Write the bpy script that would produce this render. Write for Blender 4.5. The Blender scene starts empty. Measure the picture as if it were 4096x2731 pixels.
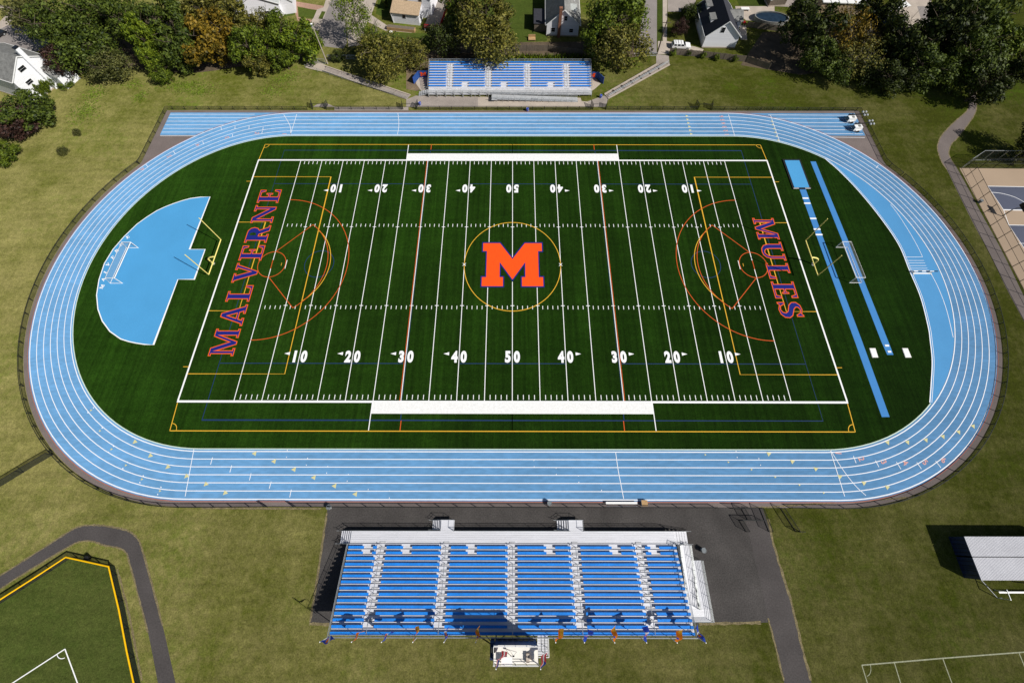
import bpy, math, random
from mathutils import Vector, Matrix
random.seed(7)
R = math.radians
C = bpy.data.collections.new("place"); bpy.context.scene.collection.children.link(C)
scn = bpy.context.scene
# ------------------------------------------------------------------ camera model (surveyed from the pitch markings)
CAM = Vector((0.0197, -41.80, 90.07)); PITCH = .9909; YAW = .0023; ROLL = -.0008; FPX = 2068.3; SY = -610.04
def _rz(v, a):
    c, s = math.cos(a), math.sin(a); return Vector((c*v[0]-s*v[1], s*v[0]+c*v[1], v[2]))
_F = _rz((0, math.cos(PITCH), -math.sin(PITCH)), YAW); _U0 = _rz((0, math.sin(PITCH), math.cos(PITCH)), YAW); _R0 = _rz((1, 0, 0), YAW)
_R = math.cos(ROLL)*_R0 + math.sin(ROLL)*_U0; _U = -math.sin(ROLL)*_R0 + math.cos(ROLL)*_U0
def at(x, y, z=0.0):
    d = _F + _R*((x-2048)/FPX) - _U*((y-1365.5-SY)/FPX)
    return CAM + d*((z-CAM.z)/d.z)
def T(c, r, x, y, z=0.0): return at(c*1024+x/2.2965, (0, 683, 1366, 2049)[r]+y/2.2965, z)
def Zm(ox, oy, s, x, y, z=0.0): return at(ox+x/s, oy+y/s, z)
def D(x, y, z=0.0): return at(x*4096/2352, y*4096/2352, z)
cam = bpy.data.cameras.new("camera"); co = bpy.data.objects.new("camera", cam); scn.collection.objects.link(co)
co.matrix_world = Matrix.Translation(CAM) @ Matrix((( _R.x, _U.x, -_F.x), (_R.y, _U.y, -_F.y), (_R.z, _U.z, -_F.z))).to_4x4()
cam.sensor_width = 36; cam.sensor_fit = 'HORIZONTAL'; cam.lens = 36*FPX/4096; cam.shift_y = SY/4096
cam.clip_start = 1; cam.clip_end = 3000
scn.camera = co
# ------------------------------------------------------------------ light
w = bpy.data.worlds.new("World"); scn.world = w; w.use_nodes = True
nt = w.node_tree; sky = nt.nodes.new('ShaderNodeTexSky'); sky.sky_type = 'NISHITA'; sky.sun_disc = False
SUNDIR = Vector((.87, -.44, 1.0)).normalized()
sky.sun_elevation = math.asin(SUNDIR.z); sky.sun_rotation = math.atan2(SUNDIR.x, SUNDIR.y)
bg = nt.nodes['Background']; nt.links.new(sky.outputs[0], bg.inputs[0]); bg.inputs[1].default_value = .05
sun = bpy.data.lights.new("sun", 'SUN'); sun.energy = 4.6; sun.angle = R(.5); sun.color = (1, .96, .9)
so = bpy.data.objects.new("sun", sun); scn.collection.objects.link(so)
so.rotation_euler = SUNDIR.to_track_quat('Z', 'Y').to_euler()
scn.view_settings.view_transform = 'Standard'; scn.view_settings.look = 'None'; scn.view_settings.exposure = .12; scn.view_settings.gamma = 1
# ------------------------------------------------------------------ materials
def lin(r, g, b):
    f = lambda c: (c/12.92 if c <= .04045 else ((c+.055)/1.055)**2.4)
    return (f(r/255), f(g/255), f(b/255))
_mats = {}
def mat(name, col, rough=.7, var=.12, scale=1.5, scale2=None, metal=0, spec=.3, bump=0, dr=0, stretch=(1, 1, 1), alpha=1):
    if name in _mats: return _mats[name]
    m = bpy.data.materials.new(name); m.use_nodes = True; n = m.node_tree.nodes; l = m.node_tree.links
    b = n['Principled BSDF']; b.inputs['Roughness'].default_value = rough; b.inputs['Metallic'].default_value = metal
    b.inputs['Specular IOR Level'].default_value = spec
    if dr: b.inputs['Diffuse Roughness'].default_value = dr
    tc = n.new('ShaderNodeNewGeometry'); mp = n.new('ShaderNodeMapping'); mp.inputs['Scale'].default_value = stretch
    l.new(tc.outputs['Position'], mp.inputs[0])
    no = n.new('ShaderNodeTexNoise'); no.inputs['Scale'].default_value = scale; no.inputs['Detail'].default_value = 5
    l.new(mp.outputs[0], no.inputs[0])
    mx = n.new('ShaderNodeMix'); mx.data_type = 'RGBA'
    mr = n.new('ShaderNodeMapRange'); mr.inputs[1].default_value = .3; mr.inputs[2].default_value = .7
    l.new(no.outputs[0], mr.inputs[0]); l.new(mr.outputs[0], mx.inputs[0])
    mx.inputs[6].default_value = (*[max(0, c*(1-var)) for c in col], 1); mx.inputs[7].default_value = (*[min(1, c*(1+var)) for c in col], 1)
    last = mx.outputs[2]
    if scale2:
        n2 = n.new('ShaderNodeTexNoise'); n2.inputs['Scale'].default_value = scale2; n2.inputs['Detail'].default_value = 3
        l.new(mp.outputs[0], n2.inputs[0])
        m2 = n.new('ShaderNodeMix'); m2.data_type = 'RGBA'; m2.blend_type = 'MULTIPLY'; m2.inputs[0].default_value = 1
        r2 = n.new('ShaderNodeMapRange'); r2.inputs[1].default_value = .3; r2.inputs[2].default_value = .7
        r2.inputs[3].default_value = 1-var*1.2; r2.inputs[4].default_value = 1+var*1.2
        l.new(n2.outputs[0], r2.inputs[0]); l.new(last, m2.inputs[6]); l.new(r2.outputs[0], m2.inputs[7]); last = m2.outputs[2]
    l.new(last, b.inputs['Base Color'])
    if bump:
        bn = n.new('ShaderNodeBump'); bn.inputs['Strength'].default_value = bump; bn.inputs['Distance'].default_value = .05
        n3 = n.new('ShaderNodeTexNoise'); n3.inputs['Scale'].default_value = 8; l.new(tc.outputs['Position'], n3.inputs[0])
        l.new(n3.outputs[0], bn.inputs['Height']); l.new(bn.outputs[0], b.inputs['Normal'])
    if alpha < 1:
        out = n['Material Output']; tr = n.new('ShaderNodeBsdfTransparent'); ms = n.new('ShaderNodeMixShader')
        ms.inputs[0].default_value = alpha; l.new(tr.outputs[0], ms.inputs[1]); l.new(b.outputs[0], ms.inputs[2]); l.new(ms.outputs[0], out.inputs[0])
    _mats[name] = m; return m

def grass_mat(name, dry, green, weed, bias=0.0, xgrad=0.0, streak=False, ygreen=0.0):
    m = bpy.data.materials.new(name); m.use_nodes = True; n = m.node_tree.nodes; l = m.node_tree.links
    b = n['Principled BSDF']; b.inputs['Roughness'].default_value = .95; b.inputs['Specular IOR Level'].default_value = .05
    b.inputs['Diffuse Roughness'].default_value = 1
    g = n.new('ShaderNodeNewGeometry')
    def noise(scale, detail=4, sx=1, sy=1, rough=.6):
        mp = n.new('ShaderNodeMapping'); mp.inputs['Scale'].default_value = (sx, sy, 1); l.new(g.outputs['Position'], mp.inputs[0])
        t = n.new('ShaderNodeTexNoise'); t.inputs['Scale'].default_value = scale; t.inputs['Detail'].default_value = detail
        t.inputs['Roughness'].default_value = rough
        l.new(mp.outputs[0], t.inputs[0]); return t.outputs[0]
    def mrange(s, a, b_, c, d):
        r = n.new('ShaderNodeMapRange'); r.inputs[1].default_value = a; r.inputs[2].default_value = b_; r.inputs[3].default_value = c; r.inputs[4].default_value = d
        l.new(s, r.inputs[0]); return r.outputs[0]
    def math_(op, a, b_):
        q = n.new('ShaderNodeMath'); q.operation = op
        for i, v in ((0, a), (1, b_)):
            if isinstance(v, (int, float)): q.inputs[i].default_value = v
            else: l.new(v, q.inputs[i])
        return q.outputs[0]
    big = mrange(noise(.035, 3), .35, .65, 0, 1); med = mrange(noise(.17, 6, rough=.7), .37, .63, 0, 1); clump = mrange(noise(.9, 7, rough=.8), .36, .64, 0, 1)
    f = math_('ADD', math_('ADD', math_('MULTIPLY', big, .40), math_('MULTIPLY', med, .46)), math_('MULTIPLY', clump, .46)); f = math_('SUBTRACT', f, .14)
    if xgrad:
        sx = n.new('ShaderNodeSeparateXYZ'); l.new(g.outputs['Position'], sx.inputs[0])
        f = math_('ADD', f, mrange(sx.outputs[0], -110, 110, -xgrad, xgrad))
        if ygreen: f = math_('ADD', f, mrange(sx.outputs[1], 18, 52, 0, ygreen))
    f = math_('ADD', f, bias)
    m1 = n.new('ShaderNodeMix'); m1.data_type = 'RGBA'; m1.inputs[6].default_value = (*dry, 1); m1.inputs[7].default_value = (*green, 1)
    m1.clamp_factor = True; l.new(f, m1.inputs[0])
    m2 = n.new('ShaderNodeMix'); m2.data_type = 'RGBA'; m2.inputs[7].default_value = (*weed, 1); l.new(m1.outputs[2], m2.inputs[6])
    wd = math_('MULTIPLY', mrange(noise(.055, 3), .50, .64, 0, 1), mrange(noise(.9, 5), .40, .62, 0, .85))
    if ygreen: wd = math_('MULTIPLY', wd, mrange(sx.outputs[1], 36, 46, .3, 1)); l.new(wd, m2.inputs[0])
    m3 = n.new('ShaderNodeMix'); m3.data_type = 'RGBA'; m3.blend_type = 'MULTIPLY'; m3.inputs[0].default_value = 1; l.new(m2.outputs[2], m3.inputs[6])
    sp = mrange(noise(5.5, 5, rough=.8), .28, .72, .45, 1.55)
    sp = math_('MULTIPLY', sp, mrange(noise(.5, 4, .22, 1.5), .3, .7, .86, 1.14))
    sp = math_('MULTIPLY', sp, mrange(noise(1.7, 7, rough=.85), .33, .67, .68, 1.32))
    if streak:
        sx2 = n.new('ShaderNodeSeparateXYZ'); l.new(g.outputs['Position'], sx2.inputs[0])
        pp = math_('PINGPONG', sx2.outputs[0], 4.572); pw = math_('GREATER_THAN', pp, 2.286)
        sp = math_('MULTIPLY', sp, mrange(pw, 0, 1, .95, 1.06))
        sp = math_('MULTIPLY', sp, mrange(noise(.5, 4, 3.4, .10), .3, .7, .72, 1.28))
        sp = math_('MULTIPLY', sp, mrange(noise(.05, 3), .35, .65, .85, 1.15))
    l.new(sp, m3.inputs[7]); l.new(m3.outputs[2], b.inputs['Base Color'])
    bn = n.new('ShaderNodeBump'); bn.inputs['Strength'].default_value = .5; bn.inputs['Distance'].default_value = .12
    l.new(noise(4, 4), bn.inputs['Height']); l.new(bn.outputs[0], b.inputs['Normal'])
    return m

M_grass = grass_mat('mown_grass', (.200, .182, .064), (.068, .080, .009), (.085, .140, .009), bias=.04, xgrad=.26, ygreen=.14)
M_grass2 = grass_mat('field_grass', (.092, .098, .030), (.038, .062, .012), (.05, .07, .012), bias=-.05)
M_lawn = grass_mat('lawn_grass', (.07, .08, .02), (.035, .06, .012), (.06, .09, .012))
M_turf = grass_mat('artificial_turf', (.015, .042, .004), (.0070, .027, .0012), (.012, .036, .003), xgrad=.30, streak=True)  # colour darkens to the right, standing in for sun-facing blade shading
M_track = mat('track_blue', (.122, .292, .505), .85, .09, .35, 2.5, spec=.15, dr=.5, stretch=(.3, 1, 1))
M_lane = mat('steeple_lane_blue', (.078, .270, .520), .85, .05, .2, 10, spec=.15)
M_pad = mat('pad_blue', (.072, .310, .590), .8, .04, .2, 10, spec=.15)
M_line = mat('line_white', (.84, .84, .84), .8, .05, 6)
M_tline = mat('track_line_white', (.78, .80, .84), .8, .06, 6)
M_teamw = mat('painted_turf_white', (.78, .78, .76), .95, .07, 2.5, 7, bump=.4)
M_yel = mat('line_yellow', (.72, .40, .03), .8, .1, 5)
M_red = mat('line_red', (.60, .085, .012), .8, .1, 5)
M_navy = mat('line_navy', (.008, .030, .11), .8, .1, 5)
M_logo = mat('logo_orange', (.84, .080, .004), .9, .10, 3, 9, stretch=(4, .3, 1))
M_lblue = mat('letter_blue', (.006, .012, .17), .9, .12, 3)
M_pink = mat('track_number_red', (.62, .33, .30), .85, .1, 5)
M_tri = mat('track_triangle_yellow', (.58, .55, .28), .85, .1, 5)
M_ap = mat('asphalt_path', (.068, .061, .059), .92, .16, .25, 6, spec=.2)
M_apr = mat('asphalt_apron', (.17, .14, .13), .92, .12, .3, 6, spec=.2)
M_apd = mat('asphalt_dark', (.058, .053, .050), .92, .24, .25, 6, spec=.2)
M_st = mat('street_asphalt', (.24, .215, .20), .92, .12, .3, 4)
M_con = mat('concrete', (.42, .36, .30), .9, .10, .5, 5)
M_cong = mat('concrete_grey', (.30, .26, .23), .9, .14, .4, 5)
M_tan = mat('court_tan', (.36, .27, .19), .85, .04, .2, 10)
M_court = mat('court_slate', (.075, .085, .125), .8, .06, .3, 8)
M_kerb = mat('kerb_edge', (.55, .66, .55), .8, .1, 4)
M_rub = mat('rubber_red_edge', (.30, .13, .11), .9, .1, 3)
M_alu = mat('aluminium', (.64, .645, .68), .45, .07, 1.5, 9, metal=.12, spec=.5, stretch=(.3, 4, 1))
M_galv = mat('galvanised_steel', (.45, .47, .47), .45, .1, 3, metal=.5, spec=.5)
M_seat = mat('seat_blue', (.012, .195, .66), .6, .12, .8, 6, spec=.2)
M_aluh = mat('aluminium_scuffed', (.56, .56, .57), .55, .12, 1.5, 8, metal=.1, spec=.4)
M_aluw = mat('aluminium_weathered', (.42, .43, .44), .6, .12, 1.2, 7, metal=.1, spec=.4)
M_black = mat('black_vinyl_steel', (.012, .013, .012), .6, .1, 3)
M_mesh = mat('black_chain_link', (.02, .022, .02), .8, .1, 3, alpha=.30)
M_meshd = mat('black_dense_mesh', (.02, .025, .02), .8, .1, 3, alpha=.62)
M_gmesh = mat('grey_chain_link', (.3, .32, .31), .7, .1, 3, alpha=.25)
M_white = mat('white_paint', (.80, .80, .78), .5, .05, 2)
M_cream = mat('roof_cream', (.78, .75, .68), .7, .05, 1)
M_net = mat('net_white', (.7, .7, .7), .8, .1, 3, alpha=.07)
M_post = mat('goalpost_yellow', (.86, .74, .22), .5, .05, 2)
M_cap = mat('yellow_fence_cap', (.85, .48, .0), .5, .05, 2)
M_dark = mat('dark_glass', (.01, .012, .016), .15, .1, 2, spec=.6)
M_tyre = mat('tyre_rubber', (.015, .015, .015), .8, .1, 3)
M_siding = mat('white_siding', (.80, .80, .83), .6, .05, .4, 1.2, stretch=(.1, .1, 6))
M_side1 = mat('sunlit_siding', (.82, .83, .85), .5, .04, .4, 1.2, stretch=(.1, .1, 6))  # white siding lightened, putting direct sun on the wall into its colour
M_brick = mat('brick_brown', (.22, .10, .06), .85, .3, 6)
M_rgrey = mat('shingle_grey', (.20, .20, .19), .9, .16, 3, 1.1)
M_rdark = mat('shingle_dark', (.035, .036, .045), .9, .2, 3)
M_rtan = mat('shingle_tan', (.42, .31, .20), .9, .18, 3)
M_rlight = mat('shingle_light', (.40, .42, .40), .9, .15, 3)
M_wood = mat('weathered_wood', (.16, .13, .10), .9, .3, 2.5, stretch=(3, 3, .4))
M_woodt = mat('tan_wood', (.42, .27, .13), .85, .15, 2)
M_redp = mat('red_paint', (.36, .008, .012), .6, .1, 2)
M_bark = mat('bark', (.09, .07, .05), .95, .3, 4)
M_barkp = mat('bark_pale', (.19, .17, .135), .95, .3, 4)
M_navyp = mat('container_navy', (.016, .028, .075), .5, .12, 2)
M_oran = mat('flag_orange', (.90, .24, .015), .8, .15, 3)
M_fblue = mat('flag_blue', (.05, .11, .62), .8, .2, 3)
M_fyel = mat('flag_yellow', (.85, .42, .04), .8, .15, 3)
def clothmat(m):
    n = m.node_tree.nodes; l = m.node_tree.links; b = n['Principled BSDF']; t = n.new('ShaderNodeBsdfTranslucent'); ms = n.new('ShaderNodeMixShader'); ms.inputs[0].default_value = .5
    l.new(b.inputs['Base Color'].links[0].from_socket, t.inputs[0]); l.new(b.outputs[0], ms.inputs[1]); l.new(t.outputs[0], ms.inputs[2]); l.new(ms.outputs[0], n['Material Output'].inputs[0]); return m
for m_ in (M_oran, M_fblue, M_fyel): clothmat(m_)
M_fwhite = clothmat(mat('flag_white', (.8, .8, .8), .8, .05, 3))
M_bwall = mat('windscreen_blue', (.02, .07, .26), .7, .1, 1)
M_lens = mat('lamp_lens', (.45, .47, .48), .25, .1, 4, spec=.6)
# ------------------------------------------------------------------ mesh builder
class MB:
    def __init__(s): s.v = []; s.f = []; s.mi = []; s.cur = 0
    def quad(s, a, b, c, d): i = len(s.v); s.v += [Vector(p) for p in (a, b, c, d)]; s.f.append((i, i+1, i+2, i+3)); s.mi.append(s.cur)
    def poly(s, pts, z=None):
        i = len(s.v); s.v += [Vector((p[0], p[1], p[2] if z is None else z)) for p in pts]; s.f.append(tuple(range(i, i+len(pts)))); s.mi.append(s.cur)
    def box(s, x0, x1, y0, y1, z0, z1): s.hexa([(x0, y0, z0), (x1, y0, z0), (x1, y1, z0), (x0, y1, z0)], [(x0, y0, z1), (x1, y0, z1), (x1, y1, z1), (x0, y1, z1)])
    def hexa(s, b, t):
        i = len(s.v); n = len(b); s.v += [Vector(p) for p in b]+[Vector(p) for p in t]
        s.f.append(tuple(i+k for k in reversed(range(n)))); s.f.append(tuple(i+n+k for k in range(n)))
        for k in range(n): s.f.append((i+k, i+(k+1) % n, i+n+(k+1) % n, i+n+k))
        s.mi += [s.cur]*(n+2)
    def bar(s, a, b, w, h=None, up=(0, 0, 1)):
        a, b = Vector(a), Vector(b); d = (b-a).normalized(); h = h or w; u = Vector(up)
        if abs(d.dot(u)) > .95: u = Vector((1, 0, 0))
        x = d.cross(u).normalized()*w/2; y = x.cross(d).normalized()*h/2
        s.hexa([a-x-y, a+x-y, a+x+y, a-x+y], [b-x-y, b+x-y, b+x+y, b-x+y])
    def tube(s, pts, r, n=6, r2=None):
        pts = [Vector(p) for p in pts]; N = len(pts); i0 = len(s.v)
        for k, p in enumerate(pts):
            d = (pts[min(k+1, N-1)]-pts[max(k-1, 0)]).normalized(); u = Vector((0, 0, 1)) if abs(d.z) < .9 else Vector((1, 0, 0))
            x = d.cross(u).normalized(); y = x.cross(d).normalized(); rr = r if r2 is None else r+(r2-r)*k/(N-1)
            for j in range(n): a = 2*math.pi*j/n; s.v.append(p+(x*math.cos(a)+y*math.sin(a))*rr)
        for k in range(N-1):
            for j in range(n): s.f.append((i0+k*n+j, i0+k*n+(j+1) % n, i0+(k+1)*n+(j+1) % n, i0+(k+1)*n+j)); s.mi.append(s.cur)
        s.f.append(tuple(i0+j for j in reversed(range(n)))); s.f.append(tuple(i0+(N-1)*n+j for j in range(n))); s.mi += [s.cur]*2
    def disc(s, c, r, h, n=16, r2=None):
        c = Vector(c); r2 = r if r2 is None else r2
        s.hexa([c+Vector((r*math.cos(2*math.pi*k/n), r*math.sin(2*math.pi*k/n), 0)) for k in range(n)], [c+Vector((r2*math.cos(2*math.pi*k/n), r2*math.sin(2*math.pi*k/n), h)) for k in range(n)])
    def ribbon(s, pts, wid, z):
        # flat strip of width wid along ground points
        P = [Vector((p[0], p[1], 0)) for p in pts]; N = len(P)
        if N < 2: return
        closed = (P[0]-P[-1]).length < 1e-4; L = []
        for k in range(N):
            if closed: a, b = P[(k-1) % (N-1)], P[(k+1) % (N-1)]
            else: a, b = P[max(k-1, 0)], P[min(k+1, N-1)]
            t = (b-a).normalized(); nn = Vector((-t.y, t.x, 0))
            sc = 1.0
            if 0 < k < N-1 or closed:
                t1 = (P[k]-(P[k-1] if k else P[N-2])).normalized(); c = abs(t1.dot(t)); sc = 1/max(c, .5)
            L.append((P[k]+nn*wid/2*sc, P[k]-nn*wid/2*sc))
        i = len(s.v)
        for a, b in L: s.v += [Vector((a.x, a.y, z)), Vector((b.x, b.y, z))]
        for k in range(N-1): j = i+2*k; s.f.append((j, j+1, j+3, j+2)); s.mi.append(s.cur)
    def build(s, name, mats, parent=None, world=False, smooth=False):
        me = bpy.data.meshes.new(name); v = s.v
        if world and parent is not None:
            inv = (Matrix.Translation(parent.location) @ parent.rotation_euler.to_matrix().to_4x4()).inverted()
            if parent.parent: inv = inv @ Matrix.Identity(4)
            v = [inv @ p for p in v]
        me.from_pydata([tuple(p) for p in v], [], s.f)
        for m in (mats if isinstance(mats, (list, tuple)) else [mats]): me.materials.append(m)
        me.polygons.foreach_set('material_index', s.mi)
        if smooth: me.polygons.foreach_set('use_smooth', [True]*len(s.f))
        me.update(); o = bpy.data.objects.new(name, me); C.objects.link(o)
        if parent is not None: o.parent = parent
        return o
def tag(o, label=None, cat=None, group=None, kind=None):
    if label: o['label'] = label
    if cat: o['category'] = cat
    if group: o['group'] = group
    if kind: o['kind'] = kind
    return o
def empty(name, loc, rz=0, label=None, cat=None, group=None):
    o = bpy.data.objects.new(name, None); C.objects.link(o); o.location = loc; o.rotation_euler = (0, 0, rz); o.empty_display_size = .3
    return tag(o, label, cat, group)
def dup(root, loc, rz=0, label=None, group=None, scale=None):
    r = root.copy(); C.objects.link(r); r.location = loc; r.rotation_euler = (0, 0, rz)
    if scale: r.scale = scale
    if label: r['label'] = label
    if group: r['group'] = group
    for ch in list(root.children):
        c = ch.copy(); C.objects.link(c); c.parent = r
        for g in list(ch.children):
            d = g.copy(); C.objects.link(d); d.parent = c
    return r
def sheet(name, polys, z, m):
    b = MB()
    for p in polys: b.poly(p, z)
    o = b.build(name, m); o['kind'] = 'structure'
    # face up
    for p in o.data.polygons:
        if p.normal.z < 0: p.flip()
    o.data.update(); return o
def arc(cx, cy, r, a0, a1, n=48): return [(cx+r*math.cos(a0+(a1-a0)*k/n), cy+r*math.sin(a0+(a1-a0)*k/n)) for k in range(n+1)]
CX, CY = 48.9, -.15
def stadium(r, n=64): return arc(CX, CY, r, -math.pi/2, math.pi/2, n)+arc(-CX, CY, r, math.pi/2, math.pi*1.5, n)
LN = [31.73+1.067*k for k in range(7)]
def smooth_path(pts, n=6):
    P = [Vector((p[0], p[1], 0)) for p in pts]; out = []
    for i in range(len(P)-1):
        p0, p1, p2, p3 = P[max(i-1, 0)], P[i], P[i+1], P[min(i+2, len(P)-1)]
        for k in range(n):
            t = k/n; out.append(.5*((2*p1)+(p2-p0)*t+(2*p0-5*p1+4*p2-p3)*t*t+(3*p1-p0-3*p2+p3)*t**3))
    return out+[P[-1]]
# ------------------------------------------------------------------ ground
sheet('ground', [[(-900, -700), (900, -700), (900, 1100), (-900, 1100)]], 0, M_grass)
# running-track surround and track
b = MB(); FR = 39.1
apron = arc(CX, CY, FR, -math.pi/2, .645, 40)+[(80.0, 24.2), (80.0, 38.75)]+[(-80.0, 38.75), (-80.0, 24.0)]+arc(-CX, CY, FR, math.pi-.645, math.pi*1.5, 40)
sheet('track_surround', [apron], .004, M_apr)
sheet('running_track', [stadium(38.33)], .012, M_track)
chL = [(-78.85, 31.0), (-60, 31.0), (-46, 37.6), (-46, 38.05), (-78.85, 38.05)]
sheet('running_track_chute', [[(-78.85, 31.45), (-50, 31.3), (-46, 38.05), (-78.85, 38.05)], [(50, 31.3), (78.7, 31.45), (78.7, 38.05), (46, 38.05)]], .008, M_track)
b = MB(); b.ribbon(stadium(38.42)+[stadium(38.42)[0]], .14, .014); o = b.build('track_red_edge', M_rub); o['kind'] = 'structure'
sheet('turf_field', [stadium(31.40)], .016, M_turf)
b = MB(); b.ribbon(stadium(31.38)+[stadium(31.38)[0]], .14, .020); o = b.build('track_kerb', M_kerb); o['kind'] = 'structure'
# steeplechase lane inside the right-hand bend
inner = smooth_path([T(3, 0, 520, 1455), T(3, 0, 560, 1490), T(3, 1, 650, 0), T(3, 1, 830, 185), T(3, 1, 1030, 430), T(3, 1, 1200, 680), T(3, 1, 1300, 920), T(3, 1, 1400, 1160), T(3, 1, 1470, 1430), T(3, 2, 1490, 0), T(3, 2, 1507, 180), T(3, 2, 1497, 400), T(3, 2, 1485, 560)])
angs = [math.atan2(p.y-CY, p.x-CX) for p in inner]
a0, a1 = angs[-1], angs[0]
outer = arc(CX, CY, 31.55, a0, a1, 50)
sheet('steeplechase_lane', [[(p.x, p.y) for p in inner]+outer], .024, M_lane)
# ------------------------------------------------------------------ track markings
b = MB()
for k, r in enumerate(LN):
    b.ribbon(stadium(r)+[stadium(r)[0]], .11 if 0 < k < 6 else .14, .030)
o = b.build('track_lane_lines', M_tline); o['kind'] = 'structure'
b = MB()
b.ribbon([(p.x, p.y) for p in inner], .16, .036); b.ribbon([(p.x+.33, p.y) for p in inner], .08, .036)
wl = smooth_path([T(3, 1, 1125, 310), T(3, 1, 1200, 410), T(3, 1, 1290, 550), T(3, 1, 1370, 690), T(3, 1, 1420, 795)]); b.ribbon(wl, .08, .036)
for yy, xa, xb in ((793, 1255, 1420), (825, 1268, 1432), (848, 1280, 1442), (872, 1292, 1452), (896, 1300, 1462), (916, 1308, 1478)): b.ribbon([T(3, 1, xa, yy), T(3, 1, xb, yy)], .07, .036)
b.ribbon(smooth_path([T(3, 1, 1500, 950), T(3, 1, 1570, 1090), T(3, 1, 1640, 1280), T(3, 1, 1700, 1530)]), .09, .036)
# chute lines
for k, (yy, xl, xr) in enumerate(((1053, 1560, 2340), (1085, 1547, 2312), (1116, 1534, 2168), (1150, 1519, 2055), (1182, 1503, 1957), (1216, 1488, 1872), (1250, 1473, 1795))):
    b.ribbon([T(0, 0, xl, yy), T(0, 0, xr, yy)], .10, .034)
for yy, xl, xr in ((1058, 0, 795), (1090, 50, 810), (1127, 195, 828), (1161, 312, 842), (1193, 405, 855), (1228, 490, 870), (1262, 568, 890)):
    b.ribbon([T(3, 0, xl, yy), T(3, 0, xr, yy+4)], .10, .034)
def ln(c1, r1, x1, y1, c2, r2, x2, y2, wd=.10): b.ribbon([T(c1, r1, x1, y1), T(c2, r2, x2, y2)], wd, .038)
ln(1, 0, 375, 1052, 1, 0, 316, 1240); b.ribbon(smooth_path([T(1, 0, 255, 1055), T(1, 0, 300, 1130), T(1, 0, 318, 1180), T(1, 0, 318, 1240)]), .09, .038)
b.ribbon(smooth_path([T(1, 0, 1303, 1040), T(1, 0, 1312, 1110), T(1, 0, 1310, 1180), T(1, 0, 1299, 1238)]), .09, .038)
ln(2, 0, 1988, 1055, 2, 0, 2046, 1252); ln(3, 0, 22, 1060, 3, 0, 107, 1305)
ln(0, 2, 1782, 988, 0, 2, 1702, 1420)
b.ribbon(smooth_path([T(2, 2, 951, 1013), T(2, 2, 975, 1180), T(2, 2, 1000, 1310), T(2, 2, 1025, 1440)]), .10, .038)
ln(3, 2, 570, 992, 3, 2, 703, 1420); b.ribbon(smooth_path([T(3, 2, 570, 992), T(3, 2, 690, 1180), T(3, 2, 800, 1320), T(3, 2, 898, 1412)]), .09, .038)
for q in ((0, 2, 1953, 1062, 1935, 1128), (0, 2, 2130, 1135, 2112, 1200), (0, 2, 2307, 1208, 2292, 1273), (1, 2, 140, 1283, 122, 1350), (1, 2, 325, 1357, 310, 1428),
          (3, 2, 783, 1050, 808, 1115), (3, 2, 985, 1090, 1018, 1152), (3, 2, 1178, 1105, 1220, 1170), (3, 2, 1365, 1108, 1408, 1168), (3, 2, 1538, 1095, 1587, 1157),
          (0, 0, 2030, 1168, 2036, 1195), (0, 0, 2160, 1162, 2158, 1190), (0, 0, 2289, 1160, 2287, 1190), (0, 0, 2136, 1235, 2138, 1260), (0, 0, 1862, 1300, 1872, 1327), (0, 0, 1592, 1390, 1612, 1417), (0, 0, 1340, 1513, 1360, 1535),
          (3, 0, 757, 1398, 742, 1424), (3, 0, 1012, 1522, 992, 1545), (1, 0, 67, 1170, 62, 1200), (1, 0, 60, 1205, 52, 1232)):
    ln(q[0], q[1], q[2], q[3], q[0], q[1], q[4], q[5], .10)
for c, x, y in ((1, 288, 998), (1, 281, 1060), (1, 475, 1070), (1, 464, 1133), (1, 660, 1145), (1, 650, 1205), (1, 849, 1219), (1, 838, 1280), (1, 1038, 1296), (1, 1031, 1357), (1, 1230, 1371), (1, 1225, 1434), (2, 202, 1089), (2, 204, 1148), (2, 405, 1160), (2, 407, 1219), (2, 611, 1231), (2, 614, 1290), (2, 817, 1303), (2, 823, 1364), (2, 2058, 1007), (2, 2068, 1062), (2, 2267, 1073), (2, 2282, 1133)):
    ln(c, 2, x, y-5, c, 2, x-1, y+5, .10)
for x, y in ((860, 607), (808, 652), (940, 792), (893, 842), (1043, 960), (998, 1015), (1172, 1106), (1130, 1164), (1318, 1231), (1286, 1293), (1480, 1336), (1450, 1402), (1215, 872)):
    ln(0, 2, x-4, y-4, 0, 2, x+4, y+4, .12)
o = b.build('track_start_lines', M_tline); o['kind'] = 'structure'
b = MB()
def tri(c, r, x, y, s=.5, a=0):
    s *= .82
    p = T(c, r, x, y); b.poly([(p.x+s*math.cos(a+t), p.y+s*math.sin(a+t)) for t in (0, 2.25, -2.25)], .040)
pi = math.pi
for x, y in ((1243, 920), (1385, 1047), (1545, 1150), (1717, 1235), (1895, 1308), (2072, 1388)): tri(0, 2, x, y, .52, -.15)
for x, y in ((-14, 1027), (165, 1099), (348, 1173), (530, 1247), (720, 1324), (911, 1399)): tri(1, 2, x, y, .52, pi)
for x, y in ((8, 1030), (225, 1100), (440, 1167), (662, 1238), (882, 1297), (1097, 1336)): tri(3, 2, x, y, .5, .25)
for x, y in ((1100, 925), (1283, 922), (1452, 902), (1608, 870), (1752, 828), (1885, 775)): tri(3, 2, x, y, .5, .6+.1)
for x, y in ((1605, 1067), (1612, 1099), (1620, 1132), (1629, 1165), (1636, 1198), (1646, 1232)): tri(2, 0, x, y, .45, 0)
for x, y in ((38, 1117), (46, 1148), (57, 1185), (68, 1218), (80, 1252), (95, 1290)): tri(3, 0, x, y, .35, 0)
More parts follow.
